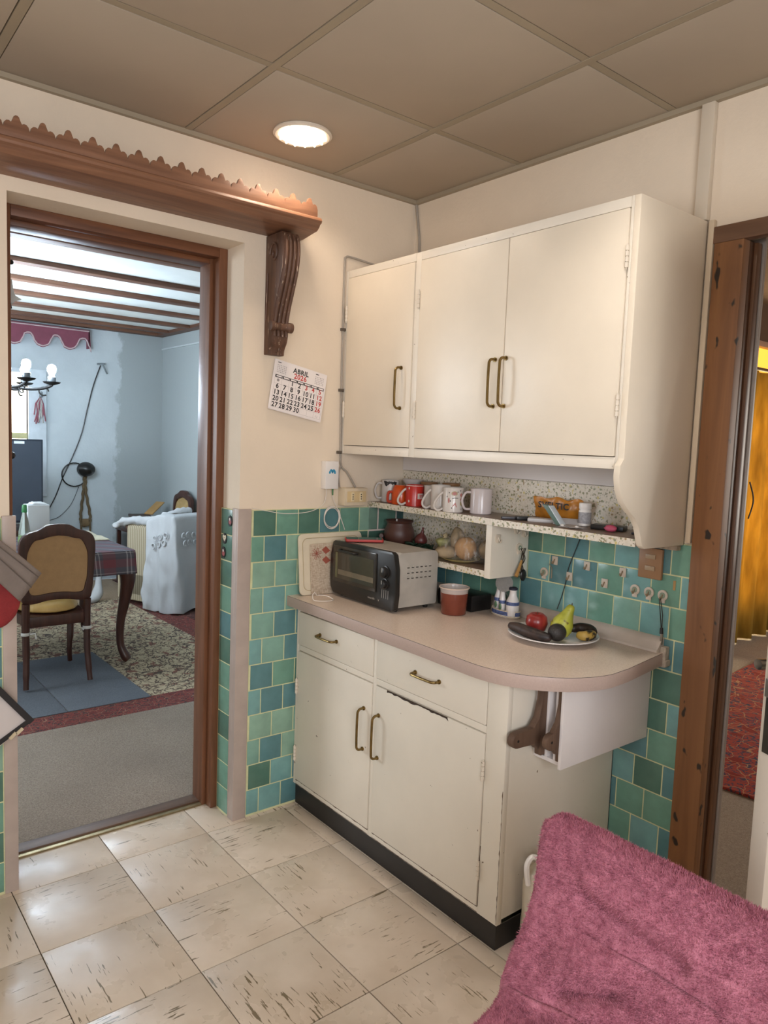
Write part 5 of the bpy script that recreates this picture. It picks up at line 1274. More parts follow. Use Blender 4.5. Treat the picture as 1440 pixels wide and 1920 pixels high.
tb = cloth_sheet('tote_bag', [(-1.74, -.032, .80), (-1.560, -.032, .560), (-1.66, -.032, .495), (-1.80, -.032, .50)], bgm, 'white fabric bag with black striped trim hanging left of the doorway', 'bag', .006, .008)
def strip(a, b, w, m, name, off=.048):
    a, b = Vector(a), Vector(b); d_ = (b-a).normalized(); nn = Vector((-d_.z, 0, d_.x))*w
    MB().ring_loft([[a, b, b+nn, a+nn], [p+Vector((0, -.004, 0)) for p in (a, b, b+nn, a+nn)]]).build(name, m, tb)
strip((-1.74, -.042, .790), (-1.562, -.042, .560), .019, M('black_trim', '232021', .7), 'black_trim')
strip((-1.562, -.040, .562), (-1.68, -.040, .490), -.014, MATS['black_trim'], 'black_trim')
for k in range(2): strip((-1.585-.02*k, -.0455, .556-.010*k), (-1.603-.02*k, -.0455, .541-.012*k), .010, M('cream_stripe', 'cdbd9e', .7), 'cream_stripe')
nail_loop(tb, (-1.742, -.034, .795), (-1.750, -.038, .850))
# hanging ornament and peg on the frame
pg = thing('hanging_ornament', 'small white cloth ornament hanging from a dark peg on the door frame', 'ornament', (-1.535, .27, 1.88))
MB().tube([(XO0+.037, .25, 2.035), (XO0+.062, .255, 2.04)], [.008, .006], 8).sphere((XO0+.066, .255, 2.04), .008, seg=8, rings=6).build('peg', metal_dark, pg, smooth=True)
MB().tube([(XO0+.058, .262, 2.034), (XO0+.050, .266, 1.985)], .001, 5).tube([(XO0+.058, .262, 2.034), (XO0+.066, .266, 1.985)], .001, 5).build('string', white_cable, pg, smooth=True)
MB().prism([(XO0+.042, 1.985), (XO0+.070, 1.987), (XO0+.074, 1.955), (XO0+.080, 1.935), (XO0+.100, 1.925), (XO0+.078, 1.915), (XO0+.070, 1.905), (XO0+.060, 1.918), (XO0+.046, 1.915), (XO0+.040, 1.93)], 'y', .262, .272).build('goose', M('white_felt', 'c9cdcc', .9), pg, bevel=.002)
MB().tube([(XO0+.062, .267, 1.908), (XO0+.066, .267, 1.890)], .005, 8).build('bead', metal_dark, pg, smooth=True)

# ==================================================================== LIVING ROOM
tag(MB().box(-2.6, -.39, .268, 1.29, -.002, .008).build('door_mat', mat_brown, bevel=.003), 'large brown loop mat just inside the living room doorway', 'mat')
pr_ = thing('persian_rug', 'cream and brown patterned rug with red border under the dining table', 'rug', (-1.1, 2.9, 0))
MB().box(-2.6, .18, 1.50, 4.1, -.002, .006).build('field', rug_field, pr_)
MB().box(-2.6, .40, 1.295, 1.50, -.002, .006).box(.18, .40, 1.50, 4.1, -.002, .006).build('border', rug_border, pr_)
tag(MB().box(.405, .94, 1.3, 5.0, -.002, .005).build('dark_rug', rug_dark), 'dark reddish striped rug in front of the armchair wall', 'rug')
tag(MB().box(-1.012, -.565, 1.487, 2.53, .0064, .011).build('floor_mat', mat_blue, bevel=.001), 'blue grey floor mat under the dining chair, table side', 'mat')
tag(MB().box(-2.0, -1.016, 1.487, 2.53, .0064, .011).build('floor_mat', mat_blue, bevel=.001), 'blue grey floor mat continuing behind the tiled corner', 'mat')

# ---- dining chair, built once facing +y
def make_chair(loc, rz, lab):
    t = thing('dining_chair', lab, 'chair', loc, rz)
    # backrest frame: outer and inner outlines seen from behind
    def outline(k, w, zb, zt, crest):
        pts = []
        for (x, z) in smooth_list(k, w, zb, zt, crest): pts.append((x, z))
        return pts
    def smooth_list(k, w, zb, zt, crest):
        half = [(0, zt), (.06*w/.21, zt-.006-crest*.0), (.11*w/.21, zt-.034*crest), (.16*w/.21, zt-.045*crest-.004), (w*.93, zt-.075), (w, zt-.13), (w*.985, zt-.25), (w*.93, zb+.05), (w*.86, zb+.006), (w*.6, zb), (w*.3, zb+.012*crest), (0, zb+.016*crest)]
        P_ = smooth_path([(x, 0, z) for x, z in half], 4); r_ = [(p.x, p.z) for p in P_]
        return r_+[(-x, z) for x, z in r_[::-1][1:-1]]
    O = smooth_list(1, .208, .495, .952, 1.0); I = smooth_list(1, .166, .545, .885, .55)
    n_ = len(O); ya, yb = -.018, .018
    def tilt(x, y, z): return (x, y-.10*(z-.48)*.55, z)
    vs = [tilt(x, ya, z) for x, z in O]+[tilt(x, ya, z) for x, z in I]+[tilt(x, yb, z) for x, z in O]+[tilt(x, yb, z) for x, z in I]
    fs = []
    for i in range(n_):
        j = (i+1) % n_
        fs += [(i, j, n_+j, n_+i), (2*n_+i, 3*n_+i, 3*n_+j, 2*n_+j), (i, 2*n_+i, 2*n_+j, j), (n_+i, n_+j, 3*n_+j, 3*n_+i)]
    MB().add(vs, fs).build('back_frame', carved, t, local=True, bevel=.006)
    I2 = [(x*.995, .545+(z-.545)*.995+.001) for x, z in I]
    MB().add([tilt(x, -.010, z) for x, z in I2]+[tilt(x, -.004, z) for x, z in I2], [tuple(range(n_))[::-1], tuple(range(n_, 2*n_))]+[(i, (i+1) % n_, n_+(i+1) % n_, n_+i) for i in range(n_)]).build('back_cover', tanback, t, local=True)
    MB().add([tilt(x, -.003, z) for x, z in I2]+[tilt(x*.85, .020, .545+(z-.545)*.85+.025) for x, z in I2], [tuple(range(n_))[::-1], tuple(range(n_, 2*n_))]+[(i, (i+1) % n_, n_+(i+1) % n_, n_+i) for i in range(n_)]).build('back_cushion', mustard, t, local=True, smooth=True)
    # seat
    so_ = [(-.165, -.01), (-.20, .40), (-.16, .435), (0, .45), (.16, .435), (.20, .40), (.165, -.01)]
    MB().prism(so_, 'z', .355, .418).build('seat_rail', carved, t, local=True, bevel=.008)
    rings = []
    for s_, z in ((.98, .418), (1.0, .435), (.97, .462), (.86, .482), (.55, .492), (.2, .495)):
        rings.append([(x*s_, .21+(y-.21)*s_, z) for x, y in so_])
    MB().ring_loft(rings).build('seat', gold_seat, t, local=True, smooth=True, sub=2)
    for x in (-.168, .168):
        MB().tube(smooth_path([(x, -.012, .50), (x, -.006, .42), (x, -.004, .34), (x*1.0, -.012, .20), (x*1.03, -.030, .08), (x*1.05, -.042, .012)], 5), [.022]*6+[.022]*5+[.020]*5+[.018]*5+[.0155]*5, 8).build('leg', carved, t, local=True, smooth=True)
    for x in (-.185, .185):
        MB().tube(smooth_path([(x, .40, .40), (x*1.04, .412, .33), (x*1.03, .405, .22), (x*.98, .395, .10), (x*1.02, .408, .014)], 5), [.026]*4+[.027]*4+[.021]*5+[.016]*4+[.015]*4, 8).build('leg', carved, t, local=True, smooth=True)
    return t
ch1 = make_chair((-.945, 1.955, .0112), R(0), 'carved wooden dining chair with tan back standing on the blue mat')
tie = M('white_strap', 'c9c9c4', .5)
for x, s_ in ((-.170, 1), (.168, -1)):
    mb = MB().lathe([(.0235, .318), (.0245, .320), (.0245, .334), (.0235, .336)], (x, -.006, 0), 14, cap=False).tube([(x+.02, -.028, .327), (x+.045, -.034, .330), (x+.05, -.034, .300)], .005, 6) if s_ > 0 else MB().lathe([(.0235, .318), (.0245, .320), (.0245, .334), (.0235, .336)], (x, -.006, 0), 14, cap=False).tube([(x-.02, -.028, .327), (x-.040, -.034, .332), (x-.028, -.034, .318)], .005, 6)
    mb.build('strap', tie, ch1, local=True, smooth=True)
ch2 = make_chair((.86, 4.37, .0051), R(90), 'carved wooden chair with mustard back against the far right wall')

# ---- dining table
tb_ = thing('dining_table', 'dark wooden dining table with curved cabriole legs', 'table', (-1.1, 2.6, 0))
TX0, TX1, TY0, TY1 = -1.85, -.405, 2.115, 3.05
MB().box(TX0+.03, TX1-.03, TY0+.03, TY1-.03, .725, .748).build('tabletop', carved, tb_, bevel=.004)
MB().box(TX0+.06, TX1-.06, TY0+.06, TY1-.06, .63, .725).build('apron', carved, tb_, bevel=.004)
for sx, x in ((1, TX1-.075), (-1, TX0+.075)):
    for sy, y in ((-1, TY0+.075), (1, TY1-.075)):
        P_ = smooth_path([(x, y, .72), (x+sx*.012, y+sy*.012, .64), (x+sx*.025, y+sy*.02, .57), (x+sx*.012, y+sy*.01, .44), (x-sx*.012, y-sy*.005, .28), (x-sx*.012, y-sy*.005, .14), (x+sx*.012, y+sy*.012, .06), (x+sx*.03, y+sy*.025, .030)], 5)
        rs = [.042, .045, .048, .05, .052, .053, .055, .054, .052, .050, .048, .046, .043, .040, .038, .036, .034, .032, .030, .028, .027, .026, .025, .024, .024, .024, .024, .026, .027, .028, .030, .030, .029, .027, .026, .024]
        rs = (rs+[.024]*60)[:len(P_)]
        MB().tube(P_, rs, 12).build('leg', carved, tb_, smooth=True)
# plaid tablecloth
vs, fs = [], []; per = []
x0, x1, y0, y1 = TX0+.012, TX1-.012, TY0+.012, TY1-.012; rr = .03
for cx, cy, a0 in ((x1-rr, y0+rr, -90), (x1-rr, y1-rr, 0), (x0+rr, y1-rr, 90), (x0+rr, y0+rr, 180)):
    for k in range(7): a = R(a0+k*15); per.append((cx+rr*math.cos(a), cy+rr*math.sin(a), math.cos(a), math.sin(a)))
dense = []
for i in range(len(per)):
    a, b = per[i], per[(i+1) % len(per)]; m_ = max(1, int(math.hypot(a[0]-b[0], a[1]-b[1])/.04))
    for k in range(m_): dense.append(tuple(a[q]+(b[q]-a[q])*k/m_ for q in range(4)))
rings = []
for s_, z in ((.6, .7525), (.97, .7525), (1, .749)):
    rings.append([((x-(x0+x1)/2)*s_+(x0+x1)/2, (y-(y0+y1)/2)*s_+(y0+y1)/2, z) for x, y, _, _ in dense])
for j in range(1, 8):
    z = .745-j*.0205; rings.append([(x+nx*(.004+.006*math.sin(i*.55)*j/7+.006*j/7), y+ny*(.004+.006*math.sin(i*.55)*j/7+.006*j/7), z+.006*nz(i*.15, 2)*j/7) for i, (x, y, nx, ny) in enumerate(dense)])
mb = MB(); mb.ring_loft(rings, cap=False); k_ = len(dense); mb.f.append(tuple(range(k_))); tc_ = mb.build('tablecloth', plaid, smooth=True, solid=.002); tag(tc_, 'dark plaid tablecloth hanging over the dining table edge', 'tablecloth')
# crumpled pale cloth on the table
def crumple(name, x0, x1, y0, y1, z, amp, mat, lab, cat, n=22, seed=0):
    vs, fs = [], []
    for i in range(n+1):
        for j in range(n+1):
            u, v = i/n, j/n; e = min(1, 6*min(u, 1-u, v, 1-v))
            vs.append((x0+(x1-x0)*u+.02*nz(v*4, seed), y0+(y1-y0)*v+.02*nz(u*4, seed+2), z+.002+amp*e*(.5+.9*abs(nz(u*3.5+seed, v*3.5)))*1.0))
    for i in range(n):
        for j in range(n): a = i*(n+1)+j; fs.append((a, a+1, a+n+2, a+n+1))
    o = MB().add(vs, fs).build(name, mat, smooth='all', solid=.0015); tag(o, lab, cat); return o
crumple('pale_cloth', -.79, -.42, 2.62, 3.02, .7545, .045, M('ivory_cloth', 'cfc9b2', .85, .08, 8), 'crumpled ivory cloth lying on the far side of the dining table', 'cloth')
# bottle and white box on the table
bt = thing('spray_bottle', 'clear bottle of green cleaner with green cap on the dining table', 'bottle', (-1.008, 2.42, .7545))
MB().lathe([(.030, 0), (.036, .003), (.037, .06), (.034, .11), (.022, .18), (.014, .22), (.012, .232)], (0, 0, 0), 24).build('body', glassy('clear_bottle_plastic', 'dfe8e0', .1, .85, 1.25), bt, local=True, smooth=True)
MB().lathe([(.001, .004), (.033, .005), (.0345, .055), (.032, .085), (.001, .086)], (0, 0, 0), 24).build('liquid', M('green_liquid', '86b24a', .3), bt, local=True, smooth=True)
MB().lathe([(.0375, .03), (.0378, .032), (.0365, .075), (.036, .077)], (0, 0, 0), 24, cap=False).build('label_band', M('green_label', '6f8f4c', .5, .4, 60), bt, local=True, smooth=True)
MB().lathe([(.0145, .228), (.016, .232), (.014, .27), (.011, .276), (.001, .277)], (0, 0, 0), 20).build('cap', M('green_cap', '3f8a55', .4), bt, local=True, smooth=True)
wb = MB().box(-.955, -.825, 2.56, 2.68, .755, 1.012).build('white_box', M('white_card', 'cfd6da', .7, .03), bevel=.003); tag(wb, 'tall white box standing on the dining table', 'box')
crumple('crumpled_tissue', -.93, -.84, 2.58, 2.66, 1.0125, .018, M('tissue', 'dde2e6', .9), 'crumpled white tissue on top of the white box', 'tissue', 10, 5)

# ---- armchair under a sheet
e1 = Vector((.93, .367, 0)).normalized(); e2 = Vector((-.367, .93, 0)).normalized(); c0 = Vector((.335, 3.30, 0))
def SP(a, b, z): return c0+e1*a+e2*b+Vector((0, 0, z))
ac = thing('armchair', 'striped beige armchair turned away and half covered by a white sheet', 'armchair', tuple(c0+e1*.3+e2*.4), math.atan2(e1.y, e1.x))
def sbox(name, a0, a1, b0, b1, z0, z1, mat, bev=.02):
    inv = [SP(a0, b0, z0), e1*(a1-a0), e2*(b1-b0), Vector((0, 0, z1-z0))]
    return MB().frame_box(*inv).build(name, mat, ac, bevel=bev, seg=3)
sbox('backrest', .02, .58, .02, .22, .06, .80, stripe, .04); sbox('arm', .015, .13, .22, .60, .06, .72, stripe, .05); sbox('arm', .47, .585, .22, .60, .06, .72, stripe, .05)
sbox('base', .015, .585, .22, .70, .05, .30, stripe, .02); sbox('seat_cushion', .13, .47, .22, .72, .30, .43, stripe, .04)
for a in (.05, .55):
    for b in (.05, .66): sbox('leg', a-.02, a+.02, b-.02, b+.02, .006, .06, carved, .004)
# the sheet: over the top of the back, down the outer back and round the left side
sh_ = thing('white_sheet', 'white sheet with tufted trim draped over the armchair back', 'sheet', tuple(c0), 0)
vs, fs = [], []; per = []
for k in range(14): per.append((0, .46-.46*k/14+.0))                 # left side towards corner
per = [(-.012, .30-.0225*k) for k in range(13)]+[(-.012+.03*(1-math.cos(R(15*k))), .02-.03*math.sin(R(15*k))) for k in range(1, 6)]+[(.03+.043*k, -.012) for k in range(14)]
NS = len(per)
rowsz = []
zt_ = .828
levels = [(.20, .812), (.14, .826), (.08, .832), (.03, .832), (.008, .824)]
NT_ = 26
grid = []
for i, (a, b) in enumerate(per):
    s = i/(NS-1); colp = []
    onside = i < 13
    # inward direction
    if i < 13: inn = Vector((1, 0)); 
    elif i < 18: t_ = (i-12)/6; inn = Vector((1-t_, t_)).normalized()
    else: inn = Vector((0, 1))
    top = zt_ if b < .22 or not onside else zt_-(.10 if b > .22 else 0)
    top = zt_-max(0, min(1, (b-.16)/.2))*.085 if onside else zt_
    for d_, z in ((.11, 0), (.07, .006), (.035, .006), (.012, .0)):
        colp.append(SP(a+inn.x*d_, b+inn.y*d_, top+z))
    for j in range(NT_+1):
        v = j/NT_; z = top*(1-v)+(.02+.04*max(0, (s-.62))*2.6+.01*math.sin(i*.9))*v-.004
        fold = (.012+.026*v)*math.sin(i*.85+2.2*nz(i*.3, v*2))*v**.6+.012*nz(i*.45, v*6, 4)+.012*math.sin(v*26-i*1.1+3*nz(i*.4, v*3, 8))*(1 if i < 16 else .25)*v
        out = .010+.030*v+max(-.008, fold)
        colp.append(SP(a-inn.x*out, b-inn.y*out, max(z, .008)))
    grid.append(colp)
mlen = len(grid[0])
for cpt in grid: vs += cpt
for i in range(NS-1):
    for j in range(mlen-1): a = i*mlen+j; fs.append((a, a+1, a+mlen+1, a+mlen))
sheet_body = MB().add(vs, fs).build('drape', sheet_m, sh_, smooth='all', solid=.004, sub=1)
for rowz, off in ((.665, 0), (.60, .02)):
    for k in range(9):
        a = .05+off+.055*k; c = SP(a, -.055+.006*math.sin(k*2), rowz+.004*math.sin(k*1.7)); 
        MB().tube([c+e1*.019*math.cos(q)+Vector((0, 0, .022*math.sin(q))) for q in [m*.524 for m in range(11)]], .0055, 6).build('tufted_loop', sheet_m, sh_, smooth=True)
    for k in range(3):
        c = SP(-.050, .05+off+.06*k, rowz-.018*k); MB().tube([c+e2*.019*math.cos(q)+Vector((0, 0, .022*math.sin(q))) for q in [m*.524 for m in range(11)]], .0055, 6).build('tufted_loop', sheet_m, sh_, smooth=True)
# rolled part over the arm
P_ = smooth_path([SP(.30, .12, .845), SP(.16, .16, .835), SP(.04, .25, .775), SP(.04, .42, .755), SP(.02, .60, .735), SP(.0, .70, .690)], 6)
mb = MB().tube(P_, [.024+.022*abs(nz(i*.5, 1))+.010*math.sin(math.pi*i/len(P_)) for i in range(len(P_))], 16)
mb.v = [(x+.020*nz(x*24, y*24, z*24), y+.018*nz(y*25, z*22, 3), z+.020*nz(z*24, x*25, 7)) for x, y, z in mb.v]; mb.build('rolled_edge', sheet_m, sh_, smooth='all')
P_ = smooth_path([SP(.10, .86, .42), SP(.02, .87, .36), SP(-.03, .88, .22), SP(-.05, .86, .12), SP(-.10, .84, .05), SP(-.19, .84, .026)], 5)
mb = MB().tube(P_, [.03, .03, .03, .03, .028, .027, .026, .026, .026, .026, .027, .028, .03, .032, .036, .04, .044, .046, .046, .044, .042, .038, .034, .03, .02, .01][:len(P_)], 10)
mb.v = [(x+.010*nz(x*18, y*18, z*12), y, max(.008, z)) for x, y, z in mb.v]; mb.build('trailing_corner', sheet_m, sh_, smooth='all')

# ---- low table with papers behind the armchair
lt_ = thing('side_table', 'small dark side table in the corner behind the armchair', 'table', (.65, 4.8, 0))
MB().box(.42, .86, 4.63, 4.98, .53, .555).build('table_top', carved, lt_, bevel=.004)
for x in (.45, .83):
    for y in (4.66, 4.95): MB().box(x-.018, x+.018, y-.018, y+.018, .005, .53).build('leg', carved, lt_, bevel=.003)
pal = ['6e4f3c', '3b3431', '8a7c6c', '5d4436', 'a39384', '463a34']
for k in range(6):
    slab('magazine', (.63+.03*math.sin(k*2.1), 4.80+.01*math.cos(k*3), .556+k*.0215), .30-.02*k, .22, .020, R((17*k) % 40-20), 0, M('magazine_%d' % k, pal[k], .6, .2, 12), ['brown cover at the bottom', 'black', 'grey', 'dark brown', 'pale grey', 'dark top'][k]+' magazine in the untidy pile behind the armchair', 'magazine', .002)['group'] = 'pile behind the armchair'
slab('wooden_board', (.76, 4.80, .742), .22, .10, .012, R(30), 0, M('pale_board_wood', 'b08a55', .6, .2, 9), 'pale wooden board on top of the pile behind the armchair', 'board', .002, R(-30))

# ---- television on a dark cabinet
tv = thing('television', 'large black flat television in front of the window', 'television', (-1.05, 4.30, .66))
MB().box(-1.62, -.432, 4.28, 4.32, .705, 1.412).build('screen_panel', M('tv_black', '2a3038', .25, .1, 6), tv, bevel=.005)
MB().box(-1.605, -.447, 4.276, 4.28, .722, 1.397).build('screen', M('tv_screen', '333b45', .3, .1, 6), tv)
MB().box(-.66, -.58, 4.2745, 4.276, 1.372, 1.394).build('sticker', M('white_sticker', 'c9d2d6', .5), tv)
MB().box(-1.15, -.90, 4.22, 4.38, .661, .672).box(-1.05, -1.0, 4.29, 4.31, .672, .71).build('stand', black_pl, tv, bevel=.003)
sb = thing('sideboard', 'dark wooden sideboard under the television', 'sideboard', (-1.0, 4.35, 0))
MB().box(-1.7, -.38, 4.10, 4.56, .08, .635).build('body', carved, sb, bevel=.006); MB().box(-1.72, -.36, 4.08, 4.58, .635, .66).build('top', carved, sb, bevel=.004)
for x in (-1.65, -.43): MB().box(x-.03, x+.03, 4.12, 4.54, .005, .08).build('foot', carved, sb, bevel=.004)
for k in range(3): dd_ = MB().box(-1.66+k*.42, -1.27+k*.42, 4.090, 4.10, .12, .60).build('door', carved, sb, bevel=.004); MB().sphere((-1.30+k*.42, 4.082, .38), .009, seg=10, rings=6).build('knob', brass, dd_, smooth=True)
for x, w_, hh, cc in ((-.66, .10, .04, '2f2a2a'), (-.50, .11, .03, '4b2b2b')): tag(MB().box(x-w_/2, x+w_/2, 4.12, 4.2, .6605, .6605+hh).build('small_case', M('case_'+cc, cc, .5), bevel=.004), 'small dark case lying below the television, %s' % ('black' if cc == '2f2a2a' else 'reddish'), 'case')

# ---- chandelier
chd = thing('chandelier', 'black wrought iron chandelier with bright white bulbs over the dining table', 'chandelier', (-1.03, 3.0, 1.70))
CX, CY, CZ = -1.03, 3.0, 1.80
MB().tube([(CX, CY, 1.78), (CX, CY, 2.14)], .012, 8).build('stem', metal_dark, chd, smooth=True)
for k in range(8):
    zc = 2.15+k*.044
    MB().tube([(CX+.012*math.cos(q)*(k % 2), CY+.012*math.cos(q)*((k+1) % 2), zc+.022+.026*math.sin(q)) for q in [m*.628 for m in range(11)]], .003, 5).build('chain_link', metal_dark, chd, smooth=True)
bulb_m = emit('bulb_glow', 'd8ecff', 430)
for k in range(6):
    a = R(-12+k*60); ux, uy = math.cos(a), math.sin(a)
    P_ = [(CX+ux*r_, CY+uy*r_, z) for r_, z in ((.0, 1.80), (.08, 1.775), (.18, 1.765), (.27, 1.775), (.325, 1.80), (.315, 1.825))]
    arm = MB().tube(smooth_path(P_, 5), .010, 8).build('arm', metal_dark, chd, smooth=True)
    bxx, byy = CX+ux*.325, CY+uy*.325
    MB().tube([(bxx-ux*.05+ux*.03*math.cos(q), byy-uy*.05+uy*.03*math.cos(q), 1.755+.028*math.sin(q)) for q in [m*.524 for m in range(11)]], .005, 6).build('scroll', metal_dark, arm, smooth=True)
    MB().lathe([(.012, 1.80), (.05, 1.812), (.058, 1.822), (.05, 1.820), (.022, 1.815)], (bxx, byy, 0), 18).build('drip_pan', metal_dark, arm, smooth=True)
    MB().lathe([(.024, 1.815), (.026, 1.818), (.026, 1.855), (.020, 1.858)], (bxx, byy, 0), 16).build('candle_cup', M('pewter', '6f757a', .35, .2, 20, metal=.6), arm, smooth=True)
    MB().lathe([(.012, 1.857), (.016, 1.870), (.027, 1.892), (.029, 1.912), (.022, 1.932), (.001, 1.942)], (bxx, byy, 0), 16).build('bulb', bulb_m, arm, smooth=True)

# ---- valance, wall lamp bracket, hanging straps, wall cables
va = thing('valance', 'red scalloped pelmet with pale braid above the living room window', 'valance', (-.4, LY-.06, 2.25))
pts = [(-1.3, 2.475), (.185, 2.475), (.20, 2.265)]
def bott(x):
    ph_ = ((x+.0)/.245) % 1.0
    d_ = abs(ph_-.5)*2
    return 2.265+(.115 if d_ < .28 else .085 if d_ < .42 else .03*(1-(d_-.42)/.58) if d_ < 1 else 0)
xsb = [.20-.012*k for k in range(1, 124)]; sm = []
for i, x in enumerate(xsb): sm.append((x, sum(bott(x+.008*q) for q in (-2, -1, 0, 1, 2))/5))
MB().prism(pts+sm+[(-1.3, 2.30)], 'y', LY-.075, LY-.065).build('fabric', M('dusty_red_velvet', '7c4452', .9, .15, 10), va)
MB().tube([(x, LY-.077, z+.012) for x, z in [(.195, 2.265)]+sm], .007, 6).build('braid', M('pale_braid', 'b9a3a4', .8), va, smooth=True)
MB().tube([(-1.3, LY-.077, 2.462), (.18, LY-.077, 2.462)], .006, 6).build('top_braid', M('pale_braid', 'b9a3a4'), va, smooth=True)
MB().box(.175, .185, LY-.075, LY-.001, 2.30, 2.475).build('return', MATS['dusty_red_velvet'], va)
hk = thing('wall_lamp_bracket', 'small grey metal bracket with cord high on the grey wall', 'bracket', (.33, LY-.02, 2.15))
MB().tube([(.28, LY-.004, 2.165), (.31, LY-.03, 2.168), (.345, LY-.045, 2.168)], .009, 8).tube([(.325, LY-.03, 2.165), (.345, LY-.03, 2.12), (.372, LY-.02, 2.075)], .008, 8).build('arm', M('grey_metal', '6f787c', .5), hk, smooth=True)
cw = MB().tube(smooth_path([(.31, LY-.012, 2.155), (.24, LY-.010, 1.95), (.18, LY-.008, 1.70), (.13, LY-.008, 1.48), (.045, LY-.008, 1.25), (-.045, LY-.008, 1.05), (-.115, LY-.008, .86), (-.20, LY-.02, .70)], 6), .0055, 6).build('trailing_cable', black_pl, smooth=True); tag(cw, 'long black cord slanting down the grey wall to the television', 'cord')
tag(MB().tube(smooth_path([(.10, LY-.012, .95), (.03, LY-.01, .78), (-.08, LY-.01, .66), (-.19, LY-.01, .62)], 6), .003, 6).build('thin_wire', M('grey_wire', '4d5356', .6), smooth=True), 'thin grey wire curving below the black ring', 'cord')
st_ = thing('hanging_stirrup', 'black ring and cap with brown braided rope straps hanging on the grey wall', 'wall ornament', (.13, LY-.05, .4))
MB().lathe([(.001, 0), (.055, .012), (.085, .045), (.080, .09), (.03, .135), (.001, .14)], (.155, LY-.003, 1.125), 20, '-y', sx=1.0, sy=.85).build('cap', black_pl, st_, smooth=True)
MB().tube([(.055+.118*math.cos(q), LY-.03, 1.07+.115*math.sin(q)) for q in [m*.2094 for m in range(31)]], .0065, 6).build('ring', black_pl, st_, smooth=True)
rope = M('brown_rope', '6b5a40', .9, .3, 60, .5)
for pth in ([(.150, LY-.03, 1.06), (.140, LY-.025, .90), (.115, LY-.025, .66), (.125, LY-.025, .58), (.15, LY-.025, .56)], [(.160, LY-.03, 1.06), (.165, LY-.025, .90), (.205, LY-.025, .66), (.195, LY-.025, .58), (.15, LY-.025, .56)]):
    P_ = smooth_path(pth, 10); MB().tube([(p.x+.004*math.sin(i*1.6), p.y, p.z) for i, p in enumerate(P_)], .014, 8).build('rope', rope, st_, smooth=True)
for xx in (.118, .205): MB().tube([(xx, LY-.025, .58), (xx+.004, LY-.025, .44), (xx-.006, LY-.025, .40)], .010, 8).build('rope_end', rope, st_, smooth=True)
MB().box(.125, .19, LY-.04, LY-.012, .56, .63).build('wooden_block', M('block_wood', '7b6546', .7), st_, bevel=.006)
tag(MB().box(-.115, -.06, LY-.018, LY-.001, .505, .585).build('wall_socket', M('pale_socket', 'aeb6b6', .5), bevel=.003), 'pale wall socket low on the grey wall', 'socket')
# red tassels hanging at the window frame
ts = thing('tassel', 'dusty red tassels hanging at the window frame', 'ornament', (-.26, LY-.05, 1.65))
MB().lathe([(.008, 0), (.016, .006), (.012, .05), (.006, .055)], (-.255, LY-.055, 1.80), 10).build('holder', M('pewter', '6f757a'), ts, smooth=True)
random.seed(5)
for k in range(14):
    x = -.285+random.uniform(-.02, .05); MB().tube([(-.262, LY-.055, 1.80), (x, LY-.055, 1.74), (x+random.uniform(-.05, .03), LY-.055, 1.60+random.uniform(-.05, .04))], .006, 5).build('strand', M('dull_pink_thread', '8e5560', .9) if k % 3 else M('pale_thread', 'a9a9a4', .9), ts, smooth=True)

# ==================================================================== HALL
def rotbox(c, sx, sy, z0, z1, rz, name, mat, lab, cat):
    o = MB().box(-sx/2, sx/2, -sy/2, sy/2, z0, z1).xform(Matrix.Translation((c[0], c[1], 0)) @ Matrix.Rotation(rz, 4, 'Z')).build(name, mat, bevel=.002); tag(o, lab, cat); return o
rotbox((2.28, -.93), 2.35, 1.4, -.003, .010, R(6), 'hall_rug', rug_red, 'red patterned oriental rug on the hall carpet', 'rug')
cu_ = thing('curtain', 'long yellow curtain in front of the sunlit hall window', 'curtain', (4.2, .25, 0))
def mk_curtain():
    t = NT('yellow_curtain_fabric'); v = t.coord((1, 1, .2))
    col = t.ramp(t.noise(v, 14, 4), [(.3, lin('9c7c2a')), (.7, lin('c2a045'))])
    tr_ = t.n('ShaderNodeBsdfTranslucent'); mx = t.n('ShaderNodeMixShader'); mx.inputs[0].default_value = .45
    t.l(col, tr_.inputs['Color']); m = t.done(col, .85)
    out = t.t.nodes['Material Output']; t.l(t.b.outputs[0], mx.inputs[1]); t.l(tr_.outputs[0], mx.inputs[2]); t.l(mx.outputs[0], out.inputs['Surface']); return m
vs, fs = [], []; NX = 120
for i in range(NX+1):
    u = i/NX; x = 3.30+1.85*u; w_ = .035*math.sin(u*46)+.012*math.sin(u*97+1)
    for j in range(7):
        v = j/6; vs.append((x, .262+w_*(.6+.4*(1-v))-.02*nz(u*7, v*2), .01+2.15*v))
for i in range(NX):
    for j in range(6): a = i*7+j; fs.append((a, a+1, a+8, a+7))
MB().add(vs, fs).build('fabric', mk_curtain(), cu_, smooth='all', solid=.003)
MB().tube([(3.22, .30, 2.19), (5.2, .30, 2.19)], .014, 8).build('rail', M('dark_rail', '5a4636', .5), cu_, smooth=True)
MB().tube(smooth_path([(3.62, .17, 1.30), (3.66, .15, 1.16), (3.60, .15, 1.02)], 6), .006, 6).build('tie_cord', metal_dark, cu_, smooth=True)

